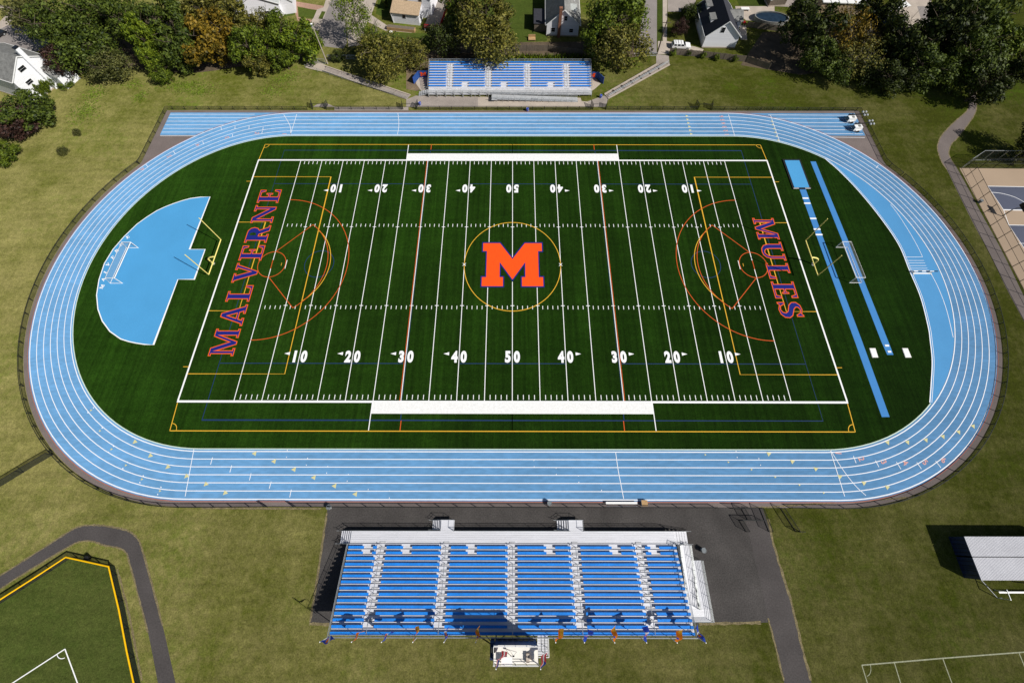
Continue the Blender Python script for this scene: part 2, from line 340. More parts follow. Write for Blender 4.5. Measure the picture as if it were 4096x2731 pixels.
for x, y in ((838, 630), (919, 819), (1026, 988), (1158, 1135), (1305, 1263), (1471, 1370)): tri(0, 2, x, y, .26, 0)
for x, y in ((66, 1243), (289, 1316), (512, 1388)): tri(3, 2, x, y, .22, 0)
for x, y in ((1776, 1038), (1988, 1106), (2200, 1174)): tri(2, 2, x, y, .22, 0)
o = b.build('track_exchange_triangles', M_tri); o['kind'] = 'structure'
# ------------------------------------------------------------------ pitch markings
def text_obj(name, s, x, y, h, rot, m, z, bold=.03, sx=1.0, spacing=1.0, parent=None):
    cu = bpy.data.curves.new(name, 'FONT'); cu.body = s; cu.align_x = 'CENTER'; cu.align_y = 'CENTER'; cu.size = 1; cu.offset = bold; cu.space_character = spacing
    to = bpy.data.objects.new(name, cu); scn.collection.objects.link(to); bpy.context.view_layer.update()
    me = bpy.data.meshes.new_from_object(to.evaluated_get(bpy.context.evaluated_depsgraph_get())); bpy.data.objects.remove(to)
    ys = [v.co.y for v in me.vertices]; xs = [v.co.x for v in me.vertices]; hh = max(ys)-min(ys); cxx = (max(xs)+min(xs))/2; cyy = (max(ys)+min(ys))/2
    k = h/hh; c, s_ = math.cos(rot), math.sin(rot)
    for v in me.vertices:
        a, d = (v.co.x-cxx)*k*sx, (v.co.y-cyy)*k; v.co = (x+c*a-s_*d, y+s_*a+c*d, z)
    me.materials.clear(); me.materials.append(m); me.name = name
    return me
def join_meshes(name, ms, m):
    b = MB()
    for me in ms:
        i = len(b.v); b.v += [v.co.copy() for v in me.vertices]
        for p in me.polygons: b.f.append(tuple(i+k for k in p.vertices)); b.mi.append(0)
    o = b.build(name, m); o['kind'] = 'structure'
    for p in o.data.polygons:
        if p.normal.z < 0: p.flip()
    return o
Y5 = 4.572
b = MB()
for k in range(-10, 11):
    x = k*Y5; ys = [(-24.38, 24.38)]
    if k == 0: ys = [(-24.38, -3.5), (1.5, 24.38)]
    if abs(k) == 1: ys = [(-24.38, -4.6), (4.75, 24.38)]
    if abs(k) == 10: ys = [(-24.38, -.9), (.9, 24.38)]
    if abs(k) == 9: pass
    for y0, y1 in ys: b.box(x-.06, x+.06, y0, y1, .019, .0202)
for y in (-24.38, 24.38):
    s = 1 if y > 0 else -1; b.box(-55.02, 55.02, min(y, y+s*.32), max(y, y+s*.32), .019, .0206)
    for xx in (-22.93, 22.93): b.box(xx-.07, xx+.07, min(y+s*.32, s*28.85), max(y+s*.32, s*28.85), .019, .0202)
for s in (-1, 1): b.box(min(s*54.78, s*55.05), max(s*54.78, s*55.05), -24.38, 24.38, .019, .0204)
for k in range(-49, 50):
    if k % 5 == 0:
        for y in (-8.13, 8.13): b.box(k*.9144-.33, k*.9144+.33, y-.06, y+.06, .0202, .0207)
        continue
    x = k*.9144
    for y0, y1 in ((-24.2, -23.45), (23.45, 24.2), (-8.8, -8.15), (8.15, 8.8)): b.box(x-.055, x+.055, y0, y1, .019, .0203)
for s in (-1, 1):
    b.box(s*43.04-.06, s*43.04+.06, -.9, .9, .019, .0203)
    for a in (pi/4, -pi/4): b.ribbon([(s*9.15-.4*math.cos(a), -.4*math.sin(a)), (s*9.15+.4*math.cos(a), .4*math.sin(a))], .1, .0245+a*.0004)
o = b.build('football_yard_lines', M_line); o['kind'] = 'structure'
sheet('team_area_paint', [[(-22.86, 24.5), (22.86, 24.5), (22.86, 26.36), (-22.86, 26.36)], [(-22.86, -24.5), (22.86, -24.5), (22.86, -26.36), (-22.86, -26.36)]], .0215, M_teamw)
ms = []
for k in range(-4, 5):
    n = str(50-abs(k)*10); x = k*9.144
    for s in (-1, 1):
        for j, ch in enumerate(n):
            dx = (-.78 if j == 0 else .78)*(1 if s < 0 else -1)
            ms.append(text_obj('num', ch, x+dx, s*17.25, 2.0, 0 if s < 0 else pi, M_line, .0235, .055, .78 if ch != '1' else .85))
o = join_meshes('yard_numbers', ms, M_line)
b = MB()
for k in range(-4, 5):
    if k == 0: continue
    d = 1 if k > 0 else -1
    for s in (-1, 1):
        x0 = k*9.144+d*1.75; y = s*16.75; b.poly([(x0, y-.27), (x0, y+.27), (x0+d*.95, y)] if d > 0 else [(x0, y+.27), (x0, y-.27), (x0+d*.95, y)], .0235)
o = b.build('yard_arrows', M_line); o['kind'] = 'structure'
# soccer markings
b = MB(); z = .0225
b.ribbon([(-54.6, -28.95), (54.6, -28.95)], .13, z); b.ribbon([(54.6, 28.8), (-54.6, 28.8)], .13, z)
for s in (-1, 1):
    b.ribbon([(s*54.6, -28.95), (s*54.86, -24.75)], .13, z); b.ribbon([(s*54.6, 28.8), (s*54.86, 24.75)], .13, z)
    b.ribbon([(s*54.8, 20.16), (s*38.4, 20.16), (s*38.4, -20.16), (s*54.8, -20.16)], .12, z)
    b.ribbon([(s*54.8, 9.16), (s*49.36, 9.16), (s*49.36, -9.16), (s*54.8, -9.16)], .12, z)
    a = math.acos(5.47/9.15); c = s*43.87
    b.ribbon([(c-s*9.15*math.cos(t), 9.15*math.sin(t)) for t in [-a+2*a*k/30 for k in range(31)]], .13, z)
    for t in (-1, 1):
        b.ribbon([(s*(54.6-math.cos(q)), t*(28.87-math.sin(q))) for q in [pi/2*k/8 for k in range(9)]], .10, z)
        b.ribbon([(s*54.95, t*19.0), (s*55.95, t*19.0)], .1, z)
        b.ribbon([(0, t*26.4), (0, t*28.85)], .12, z)
    b.ribbon([(s*43.87-.05, -.3), (s*43.87-.05, .3)], .09, z)
b.ribbon(arc(0, 0, 9.15, 0, 2*pi, 72), .13, z)
o = b.build('soccer_lines', M_yel); o['kind'] = 'structure'
b = MB(); z = .0228
for s in (-1, 1):
    c = s*45.75
    b.ribbon(arc(c, 0, 2.62, 0, 2*pi, 36), .12, z)
    b.ribbon([(c-s*14.45*math.cos(t), 14.45*math.sin(t)) for t in [-pi/2+pi*k/50 for k in range(51)]], .12, z)
    b.ribbon([(c-s*10.5*math.cos(t), 10.5*math.sin(t)) for t in [-.965+1.93*k/40 for k in range(41)]], .12, z)
    for t in (-1, 1):
        b.ribbon([(c-s*.1, t*2.62), (c-s*6.0, t*8.6)], .12, z)
        b.ribbon([(s*17.9, t*27.4), (s*17.9, t*28.85)], .13, z)
    b.ribbon([(c, -.9), (c, .9)], .12, z)
    b.ribbon([(s*18.47, -24.38), (s*18.47, 24.38)], .10, z)
o = b.build('lacrosse_red_lines', M_red); o['kind'] = 'structure'
b = MB(); z = .0182
b.ribbon([(-50, -27.35), (50, -27.35), (50, 27.2), (-50, 27.2), (-50, -27.35)], .12, z)
for t in (-1, 1):
    for x0, x1 in ((-50, -18.6), (-9.15, 9.15), (18.6, 50)): b.ribbon([(x0, t*18.4), (x1, t*18.4)], .12, z)
    for s in (-1, 1): b.ribbon([(s*18.0, t*26.4), (s*18.0, t*27.3)], .12, z)
for s in (-1, 1):
    b.ribbon(arc(s*36.75, .1, 2.75, 0, 2*pi, 36), .11, z); b.ribbon([(s*18.13, -24.38), (s*18.13, 24.38)], .08, z)
o = b.build('lacrosse_navy_lines', M_navy); o['kind'] = 'structure'
# ------------------------------------------------------------------ painted lettering
G = {
 'M': ([(0,0),(3.4,0),(3.4,1),(2.4,1),(2.4,7),(5.0,0),(6.4,0),(9.0,7),(9.0,1),(8,1),(8,0),(12,0),(12,1),(11.2,1),(11.2,9),(12,9),(12,10),(8.6,10),(6.1,3.4),(3.5,10),(0,10),(0,9),(.9,9),(.9,1),(0,1)], None, 12),
 'A': ([(0,0),(3.6,0),(3.6,1),(2.7,1),(3.2,2.4),(6.2,2.4),(6.7,1),(5.6,1),(5.6,0),(10,0),(10,1),(9.2,1),(5.9,10),(4.1,10),(.9,1),(0,1)], [(3.6,3.5),(5.8,3.5),(4.7,6.8)], 10),
 'L': ([(0,0),(8,0),(8,3.2),(7,3.2),(6.4,1),(3.8,1),(3.8,9),(5,9),(5,10),(0,10),(0,9),(1.2,9),(1.2,1),(0,1)], None, 8),
 'V': ([(0,10),(0,9),(.8,9),(4.2,0),(5.8,0),(9.1,9),(10,9),(10,10),(6.4,10),(6.4,9),(7.4,9),(5.6,3.4),(3.6,9),(4.6,9),(4.6,10)], None, 10),
 'E': ([(0,0),(8.2,0),(8.2,3),(7.2,3),(6.6,1),(3.8,1),(3.8,4.6),(5,4.6),(5.2,3.6),(6,3.6),(6,6.6),(5.2,6.6),(5,5.6),(3.8,5.6),(3.8,9),(6.4,9),(7,7.2),(8,7.2),(8,10),(0,10),(0,9),(1.2,9),(1.2,1),(0,1)], None, 8.2),
 'R': ([(0,0),(4.8,0),(4.8,1),(3.8,1),(3.8,4.4),(4.6,4.4),(6.6,0),(9.8,0),(9.8,1),(8.9,1),(7.1,4.7),(8.2,5.6),(8.7,7.2),(8.2,8.8),(7,9.8),(5.6,10),(0,10),(0,9),(1.2,9),(1.2,1),(0,1)], [(3.8,5.4),(5,5.4),(5.9,6.1),(6.1,7.2),(5.9,8.4),(5,9),(3.8,9)], 9.8),
 'N': ([(0,0),(3.6,0),(3.6,1),(2.5,1),(2.5,7),(7.9,0),(9.5,0),(9.5,9),(10.5,9),(10.5,10),(6.8,10),(6.8,9),(8,9),(8,3.6),(3.2,10),(0,10),(0,9),(1,9),(1,1),(0,1)], None, 10.5),
 'U': ([(0,10),(0,9),(1.1,9),(1.1,3.5),(1.8,1.4),(3.4,.2),(5.2,-.1),(7,.2),(8.4,1.4),(9,3.5),(9,9),(10,9),(10,10),(6.5,10),(6.5,9),(7.6,9),(7.6,3.8),(7,2.2),(6,1.4),(4.8,1.5),(3.9,2.4),(3.7,3.8),(3.7,9),(4.8,9),(4.8,10)], None, 10),
 'S': ([(.4,0),(1.2,0),(1.7,.7),(3.8,-.1),(6.2,.3),(7.7,1.8),(7.9,3.8),(6.8,5.4),(3.8,6.7),(2.9,7.6),(3,8.5),(4,9.1),(5.4,8.8),(6.4,7),(7.3,7),(7.3,10),(6.5,10),(6,9.4),(4,10.1),(1.8,9.7),(.4,8.2),(.4,6.3),(1.7,4.8),(4.6,3.7),(5.4,2.7),(5.1,1.5),(4,.9),(2.4,1.2),(1.3,3.2),(.4,3.2)], None, 8),
}
def glyph_mesh(polys, off, z, name):
    cu = bpy.data.curves.new(name, 'CURVE'); cu.dimensions = '2D'; cu.fill_mode = 'BOTH'; cu.offset = off
    for p in polys:
        sp = cu.splines.new('POLY'); sp.points.add(len(p)-1); sp.use_cyclic_u = True
        for q, v in zip(sp.points, p): q.co = (v[0], v[1], 0, 1)
    to = bpy.data.objects.new(name, cu); scn.collection.objects.link(to); bpy.context.view_layer.update()
    me = bpy.data.meshes.new_from_object(to.evaluated_get(bpy.context.evaluated_depsgraph_get())); bpy.data.objects.remove(to)
    for v in me.vertices: v.co.z = z
    return me
def area(p): return sum(p[i][0]*p[(i+1) % len(p)][1]-p[(i+1) % len(p)][0]*p[i][1] for i in range(len(p)))
def word(s, x_base, ys, ye, h, dirn, gap, wscale=1.0):
    """letters run along Y from ys to ye; dirn +1: read upward with tops to -X, -1: read downward with tops to +X"""
    tot = sum(G[c][2] for c in s)+gap*(len(s)-1); k = abs(ye-ys)/tot; u = 0; red = []; blu = []
    for c in s:
        outl, hole, wd = G[c]; polys = []
        for p in [outl]+([hole] if hole else []):
            q = []
            for gx, gy in p:
                along = (u+gx)*k; up = gy/10*h
                q.append((x_base-up, ys+along) if dirn > 0 else (x_base+up, ys-along))
            want = 1 if p is outl else -1
            if area(q)*want < 0: q.reverse()
            polys.append(q)
        red.append(glyph_mesh(polys, .03, .0245, c)); blu.append(glyph_mesh(polys, -.125, .0262, c)); u += wd+gap
    return red, blu
r1, b1 = word('MALVERNE', -48.0, -17.2, 16.9, 4.35, 1, 1.4)
r2, b2 = word('MULES', 48.1, 10.2, -10.4, 4.2, -1, 1.4)
join_meshes('end_zone_letter_outline', r1+r2, mat('letter_red', (.74, .10, .005), .9, .1, 3)); join_meshes('end_zone_letters', b1+b2, M_lblue)
Mh = [(-5.7, 4.55), (-5.7, 2.8), (-4.95, 2.8), (-4.95, -2.55), (-5.75, -2.55), (-5.75, -4.4), (-1.75, -4.4), (-1.75, -2.55), (-2.4, -2.55), (-2.4, .42), (0, -3.07)]
Mfull = Mh+[(-x, y) for x, y in reversed(Mh[:-1])]+[(2.4, 4.55), (0, 1.2), (-2.4, 4.55)]
if area(Mfull) < 0: Mfull.reverse()
join_meshes('centre_logo_outline', [glyph_mesh([Mfull], .2, .0245, 'm')], M_lblue); join_meshes('centre_logo', [glyph_mesh([Mfull], -.02, .0262, 'm')], M_logo)
# blue shot-put and high-jump area behind the left goal
Dp = [T(0, 1, *q) for q in ((1930, 240), (1840, 243), (1750, 255), (1675, 275), (1600, 300), (1515, 333), (1440, 368), (1350, 425), (1260, 490), (1140, 605), (1040, 720), (960, 850), (910, 1000), (888, 1140), (900, 1270), (940, 1380), (1010, 1475), (1110, 1545))]+[T(0, 2, *q) for q in ((1185, 0), (1250, 14), (1330, 26), (1410, 30))]+[T(0, 1, *q) for q in ((1635, 998), (1785, 998), (1885, 722), (1742, 722))]
sheet('high_jump_pad', [[(p.x, p.y) for p in Dp]], .022, M_pad)
b = MB(); b.ribbon([(p.x, p.y) for p in Dp]+[(Dp[0].x, Dp[0].y)], .17, .0245); o = b.build('high_jump_pad_line', M_line); o['kind'] = 'structure'
ms = []
for ch, x, y, a in (('M', 938, 1065, 80), ('A', 950, 998, 72), ('L', 972, 930, 66), ('V', 993, 862, 62), ('E', 1037, 796, 58), ('R', 1073, 735, 52), ('N', 1117, 677, 48), ('E', 1173, 610, 42)):
    p = T(0, 1, x, y); h = .68; outl, hole, wd = G[ch]; polys = []; ca, sa = math.cos(R(a)), math.sin(R(a))
    for pl in [outl]+([hole] if hole else []):
        q = [(p.x+ca*(gx-wd/2)*h/10-sa*(gy-5)*h/10, p.y+sa*(gx-wd/2)*h/10+ca*(gy-5)*h/10) for gx, gy in pl]
        if area(q)*(1 if pl is outl else -1) < 0: q.reverse()
        polys.append(q)
    ms.append(glyph_mesh(polys, 0, .0252, ch))
join_meshes('pad_lettering', ms, M_line)
# track lane numbers
ms = []
for n, c, r, x, y, a in (('1', 3, 2, 645, 1025, -95), ('2', 3, 2, 857, 1077, -78), ('3', 3, 2, 1063, 1104, -70), ('4', 3, 2, 1260, 1112, -62), ('5', 3, 2, 1443, 1108, -56), ('6', 3, 2, 1612, 1088, -50),
                         ('6', 2, 0, 1922, 1072, 90), ('5', 2, 0, 1931, 1104, 90), ('4', 2, 0, 1942, 1136, 90), ('3', 2, 0, 1951, 1169, 90), ('2', 2, 0, 1961, 1203, 90), ('1', 2, 0, 1971, 1237, 90),
                         ('1', 1, 0, 262, 1231, -90), ('2', 1, 0, 10, 1225, -95), ('3', 0, 0, 2086, 1265, 110), ('4', 0, 0, 1815, 1334, 115), ('5', 0, 0, 1555, 1437, 122), ('6', 0, 0, 1303, 1556, 126)):
    p = T(c, r, x, y); ms.append(text_obj('n', n, p.x, p.y, .95, R(a), M_pink, .040, .02, .8))
join_meshes('lane_numbers', ms, M_pink)
# ------------------------------------------------------------------ runways and jump pit
def runway(name, pts, z=.022, m=M_pad): return sheet(name, [[(p.x, p.y) for p in pts]], z, m)
M_run = mat('runway_blue', (.055, .215, .50), .85, .05, .3, 10, spec=.15)
runway('pole_vault_runway', [T(3, 1, 287, 165), T(3, 1, 345, 165), T(3, 1, 500, 600), T(3, 1, 865, 1568), T(3, 2, 1117, 692), T(3, 2, 1045, 692), T(3, 1, 797, 1568)], m=M_run)
runway('long_jump_runway', [T(3, 0, 390, 1485), T(3, 0, 438, 1485), T(3, 1, 735, 640), T(3, 1, 1105, 1568), T(3, 2, 1152, 122), T(3, 2, 1095, 122), T(3, 1, 1040, 1568), T(3, 1, 680, 640)], m=M_run)
p0, p1, p2, p3 = T(3, 0, 150, 1480), T(3, 0, 285, 1480), T(3, 1, 372, 160), T(3, 1, 236, 160)
xa, xb, ya, yb = (p0.x+p3.x)/2, (p1.x+p2.x)/2, p2.y, p0.y
pit = empty('vaulting_pit', ((xa+xb)/2, (ya+yb)/2, 0), 0, 'blue vaulting mat pit with black rim at the head of the left runway', 'jump pit')
b = MB()
for q in ((xa-.35, xb+.35, yb, yb+.35), (xa-.35, xb+.35, ya-.35, ya), (xa-.35, xa, ya, yb), (xb, xb+.35, ya, yb)): b.box(*q, .0, .22)
b.build('rim', M_black, pit, True); b = MB(); b.box(xa, xb, ya, yb, 0, .26); b.build('mat', M_pad, pit, True)
for u0, u1 in ((xa-.2, xa+.9), (xb-.9, xb+.2)): b = MB(); b.ribbon([(u0, ya-.2), (u1, ya-.2)], .12, .225); b.build('white_trim', M_line, pit, True)
def board(c, r, x0, x1, y, label, h=.32):
    a, d = T(c, r, x0, y), T(c, r, x1, y); b = MB(); b.box(a.x, d.x, a.y-h/2, a.y+h/2, .02, .07); b.cur = 1; b.box(a.x+.04, d.x-.04, a.y-h/2+.04, a.y+h/2-.04, .07, .078)
    o = b.build('takeoff_board', [M_white, M_line]); return tag(o, label, 'take-off board', 'white take-off boards across the runways')
for q, lb in (((3, 1, 316, 371, 254), 'white take-off board nearest the blue vaulting pit'), ((3, 1, 330, 389, 300), 'white take-off board second from the blue vaulting pit'),
              ((3, 1, 385, 443, 440), 'white take-off board third from the vaulting pit, alone on the runway'), ((3, 1, 418, 480, 538), 'white take-off board under the yellow goalpost upright'),
              ((3, 1, 436, 499, 588), 'white take-off board last from the pit, just below the upright'), ((3, 2, 1072, 1110, 37), 'small white board at the near end of the thinner runway'),
              ((3, 2, 1098, 1130, 93), 'smallest white board at the very end of the thinner runway')): board(*q, lb)
for (x0, x1, x2, x3), lb in (((927, 983, 1010, 955), 'white slab on the turf between the two blue runways'), ((1228, 1280, 1315, 1258), 'white slab on the turf near the steeplechase lane')):
    A, B_, C_, D_ = T(3, 2, x0, 62), T(3, 2, x1, 62), T(3, 2, x2, 147), T(3, 2, x3, 147); b = MB()
    pts = [(A.x, A.y), (B_.x, B_.y), (C_.x, C_.y), (D_.x, D_.y)]; b.hexa([(x, y, 0) for x, y in reversed(pts)], [(x, y, .12) for x, y in reversed(pts)])
    b.cur = 1; cx = sum(p[0] for p in pts)/4; cy = sum(p[1] for p in pts)/4; b.hexa([(cx+(x-cx)*.94, cy+(y-cy)*.96, .12) for x, y in reversed(pts)], [(cx+(x-cx)*.9, cy+(y-cy)*.94, .15) for x, y in reversed(pts)])
    tag(b.build('marker_slab', [M_cream, M_white]), lb, 'slab', 'white slabs beside the runways')
# ------------------------------------------------------------------ goals
def goalpost(x, s, label):
    bp = T(3, 1, 413, 866); off = 1.75
    t = empty('football_goalpost', (x+s*off, .1, 0), 0, label, 'goalpost', 'yellow football goalposts')
    b = MB(); X = -s*off
    b.tube([(0, 0, 0), (0, 0, 1.7)]+[(-s*off*(1-math.cos(pi/2*k/6)), 0, 1.7+1.35*math.sin(pi/2*k/6)) for k in range(1, 7)], .14, 8); b.build('gooseneck', M_post, t)
    b = MB(); b.tube([(X, -3.56, 3.05), (X, 3.56, 3.05)], .10, 8); b.build('crossbar', M_post, t)
    for q in (-3.56, 3.56):
        b = MB(); b.tube([(X, q, 3.05), (X, q, 11.2)], .07, 8); b.build('upright', M_post, t)
    b = MB(); b.disc((0, 0, 0), .3, .05); b.build('base_plate', M_galv, t)
    return t
goalpost(-55.15, -1, 'yellow football goalpost behind the MALVERNE end zone, by the blue pad')
goalpost(55.35, 1, 'yellow football goalpost behind the MULES end zone, by the runways')
def soccer_goal(x, s, y0, label):
    t = empty('soccer_goal', (x, y0, 0), 0, label, 'soccer goal', 'white portable soccer goals')
    h = 2.44; W = 3.66; back = s*1.7
    b = MB(); b.tube([(0, -W, h), (0, W, h)], .085, 8); b.build('crossbar', M_white, t)
    for q in (-W, W):
        b = MB(); b.tube([(0, q, 0), (0, q, h)], .06, 8); b.build('post', M_white, t)
        b = MB(); b.tube([(0, q, h), (back, q, h), (s*2.3, q, .06), (0, q, .06)], .05, 6); b.build('side_frame', M_white, t)
    b = MB(); b.tube([(s*2.3, -W, .06), (s*2.3, W, .06)], .05, 6); b.build('ground_bar', M_white, t)
    b = MB(); b.tube([(back, -W, h), (back, W, h)], .035, 6); b.build('top_bar', M_white, t)
    b = MB()
    for k in range(8):
        y = -W+W*2*k/8; y2 = y+W/4; sg = .18*math.sin(pi*(k+.5)/8)
        b.quad((0, y, h), (back, y, h-.02), (back, y2, h-.02), (0, y2, h)); b.quad((back, y, h), (s*(2.25-sg*2.5), y, .06), (s*(2.25-sg*2.5), y2, .06), (back, y2, h))
    for q in (-W, W): b.quad((0, q, h), (back, q, h), (s*2.3, q, .06), (0, q, .06))
    b.build('net', M_net, t); return t
soccer_goal(-72.5, -1, -.25, 'white soccer goal on the blue pad inside the left bend')
soccer_goal(62.6, 1, .05, 'white soccer goal standing over the thinner blue runway')
# steeplechase barrier
a, d = T(3, 1, 1325, 940), T(3, 1, 1495, 940)
t = empty('steeplechase_barrier', ((a.x+d.x)/2, a.y, 0), 0, 'white steeplechase barrier across the blue lane inside the right bend', 'barrier')
L = (d.x-a.x)/2
b = MB()
for k in range(6): b.cur = k % 2; b.box(-L-.25+k*(2*L+1.0)/6, -L-.25+(k+1)*(2*L+1.0)/6, -.07, .07, .78, .92)
b.build('beam', [M_white, M_dark], t)
b = MB(); b.box(-L, L, -.22, .02, .02, .16); b.build('base_board', M_white, t)
for q in (-L+.1, L-.1):
    b = MB(); b.box(q-.06, q+.06, -.06, .06, 0, .78); b.box(q-.06, q+.06, -.5, .5, 0, .07); b.build('foot', M_galv, t)
# ------------------------------------------------------------------ fences
def fence(name, pts, h, label, cat='fence', spacing=2.75, mesh=M_mesh, metal=M_black, group=None, midrail=False, pr=.06, rr=.048, cap=None, maxposts=100):
    P = [Vector((p[0], p[1], 0)) for p in pts]; o0 = P[0].copy(); t = empty(name, o0, 0, label, cat, group)
    seg = [(P[i+1]-P[i]).length for i in range(len(P)-1)]; tot = sum(seg); n = max(1, round(tot/spacing)); posts = []
    for k in range(n+1):
        s = tot*k/n; i = 0
        while i < len(seg)-1 and s > seg[i]: s -= seg[i]; i += 1
        posts.append(P[i]+(P[i+1]-P[i])*min(1, s/seg[i]))
    Q = [p-o0 for p in P]
    pb = MB(); pb.tube([(0, 0, 0), (0, 0, h+.05)], pr, 6); first = pb.build('post', metal, t); first.location = posts[0]-o0
    for p in posts[1:]: c = first.copy(); C.objects.link(c); c.parent = t; c.location = p-o0
    b = MB(); b.tube([(q.x, q.y, h) for q in Q], rr, 6); b.build('top_rail', metal, t)
    b = MB(); b.tube([(q.x, q.y, .06) for q in Q], rr*.6, 4)
    if midrail: b.tube([(q.x, q.y, h/2) for q in Q], rr*.8, 5)
    b.build('bottom_rail', metal, t)
    b = MB()
    for i in range(len(Q)-1): b.quad((Q[i].x, Q[i].y, .06), (Q[i+1].x, Q[i+1].y, .06), (Q[i+1].x, Q[i+1].y, h), (Q[i].x, Q[i].y, h))
    b.build('mesh_panel', mesh, t)
    if cap: b = MB(); b.tube([(q.x, q.y, h+.03) for q in Q], .1, 8); b.build('cap', cap, t)
    return t
FH = 1.15
bl = arc(-CX, CY, FR+.1, math.pi-.645, math.pi*1.5-.35, 40); bl2 = arc(-CX, CY, FR+.1, math.pi*1.5-.35, math.pi*1.5, 6)
fence('track_fence', bl, FH, 'low black chain-link fence curving round the left bend of the track')
fence('track_fence', bl2+[(T(1, 2, 110, 1503).x, -39.25)], FH, 'low black chain-link fence below the near straight, left of the grandstand')
fence('track_fence', [(T(1, 2, 350, 1503).x, -39.25), (T(2, 2, 1860, 1503).x, -39.25)], FH, 'low black chain-link fence between the near straight and the home grandstand')
xr = T(2, 2, 2310, 1503).x
fence('track_fence', [(xr+3.8, -39.25)]+arc(CX, CY, FR+.1, -math.pi/2, .55, 44), FH, 'low black chain-link fence curving round the right bend of the track')
fence('track_fence', [(-(CX+FR*math.cos(.645)), FR*math.sin(.645)), (-80, 24.6), (-79.9, 38.95), (T(1, 0, 470, 1015).x, 38.95)], FH, 'low black chain-link fence round the left sprint chute')
fence('track_fence', [(T(1, 0, 650, 1005).x, 39.05), (T(1, 0, 1340, 1005).x, 39.05)], FH, 'low black chain-link fence along the far straight, left of the away stand')
fence('track_fence', [(T(1, 0, 1480, 1005).x, 39.05), (T(2, 0, 720, 1005).x, 39.05)], FH, 'low black chain-link fence in front of the away stand')
fence('track_fence', [(T(2, 0, 860, 1005).x, 39.05), (T(2, 0, 1690, 1005).x, 39.05)], FH, 'low black chain-link fence along the far straight, right of the away stand')
rc = arc(CX, CY, FR+.1, .62, .56, 2)
fence('track_fence', [(T(2, 0, 1830, 1005).x, 38.95), (79.9, 38.75), (80.0, 24.4)]+rc, FH, 'low black chain-link fence round the right sprint chute')
# gates
def gate(x, y, wd, label, flip=1):
    t = empty('fence_gate', (x, y, 0), 0, label, 'gate', 'black chain-link gates in the track fence')
    for s in (-1, 1):
        b = MB(); b.tube([(s*wd/2, 0, 0), (s*wd/2, 0, 1.9)], .055, 6); b.build('post', M_black, t)
        ex, ey = s*wd/2+s*.35, flip*wd/2*1.0
        b = MB(); b.tube([(s*wd/2, 0, .1), (ex, ey, .1), (ex, ey, 1.75), (s*wd/2, 0, 1.75), (s*wd/2, 0, .1)], .04, 5); b.tube([(s*wd/2, 0, .95), (ex, ey, .95)], .03, 5)
        lf = b.build('gate_leaf', M_black, t); b = MB(); b.quad((s*wd/2, 0, .1), (ex, ey, .1), (ex, ey, 1.75), (s*wd/2, 0, 1.75)); b.build('mesh_panel', M_meshd, lf)
    b = MB(); b.tube([(-wd/2, 0, 1.9), (wd/2, 0, 1.9)], .045, 6); b.build('lintel_rail', M_black, t)
gate(T(1, 0, 580, 1005).x, 39.1, 2.9, 'black chain-link gate left of the concrete ramp, on the far straight')
gate(T(1, 0, 1412, 1000).x, 39.1, 3.0, 'black chain-link gate at the foot of the concrete ramp')
gate(T(2, 0, 800, 1000).x, 39.1, 3.0, 'black chain-link gate at the foot of the far stairway')
gate(T(2, 0, 1765, 1005).x, 39.1, 3.0, 'black chain-link gate nearest the sprint start, far straight')
gate(T(1, 2, 230, 1503).x, -39.25, 4.0, 'black chain-link gate left of the grandstand asphalt', 0)
tg = empty('fence_gate', (xr-.2, -39.3, 0), 0, 'wide open black gate on the asphalt at the top of the right path', 'gate', 'black chain-link gates in the track fence')
for x0, y0, x1, y1 in ((-4.9, 0, -3.2, -.1), (-3.2, 0, -1.9, -.05), (-3.9, -1.5, -.5, -1.55), (-3.2, -.1, -2.6, -1.5), (-.5, 0, .1, -2.9), (-3.9, -1.5, -3.2, -2.9), (2.6, 0, 4.0, -2.9), (4.0, -2.9, 4.7, -2.9)):
    b = MB(); b.tube([(x0, y0, .1), (x1, y1, .1), (x1, y1, 1.55), (x0, y0, 1.55), (x0, y0, .1)], .05, 5); lf = b.build('gate_leaf', M_black, tg)
    b = MB(); b.quad((x0, y0, .1), (x1, y1, .1), (x1, y1, 1.55), (x0, y0, 1.55)); b.build('mesh_panel', M_mesh, lf)
# side fence bottom-left
fence('boundary_fence', [T(0, 2, -60, 1365), T(0, 2, 55, 1300), T(0, 2, 290, 1155), T(0, 2, 490, 1038)], 1.75, 'black chain-link fence running off to the left edge from the track', mesh=M_meshd, spacing=4.4)
# ball field with yellow-capped fence
bfp = [T(0, 3, -40, 862), T(0, 3, 440, 555), T(0, 3, 668, 405), T(0, 3, 1055, 490), T(0, 3, 1150, 880), T(0, 3, 1222, 1250), T(0, 3, 1300, 1600)]
fence('ball_field_fence', bfp, 1.35, 'yellow-capped black mesh fence round the corner of the ball field', mesh=M_meshd, spacing=3.4, cap=M_cap)
sheet('ball_field_grass', [[(p.x, p.y) for p in bfp[:1]+bfp[1:]]+[tuple(T(0, 3, 1330, 1900)[:2]), tuple(T(0, 3, -300, 1900)[:2])]], .006, M_grass2)
b = MB(); cp = T(0, 3, 597, 1252)
b.ribbon([T(0, 3, 60, 1600), cp], .13, .012); b.ribbon([cp, T(0, 3, 740, 1640)], .13, .014)
b.ribbon([(cp.x+.95*math.cos(t), cp.y+.95*math.sin(t)) for t in [R(-145+80*k/10) for k in range(11)]], .08, .0125)
o = b.build('ball_field_lines', M_line); o['kind'] = 'structure'
b = MB()
q0 = T(3, 3, 862, 1400); b.ribbon([q0, T(3, 3, 1600, 1337), T(3, 3, 2420, 1275)], .13, .006); b.ribbon([q0, T(3, 3, 930, 1620)], .12, .007)
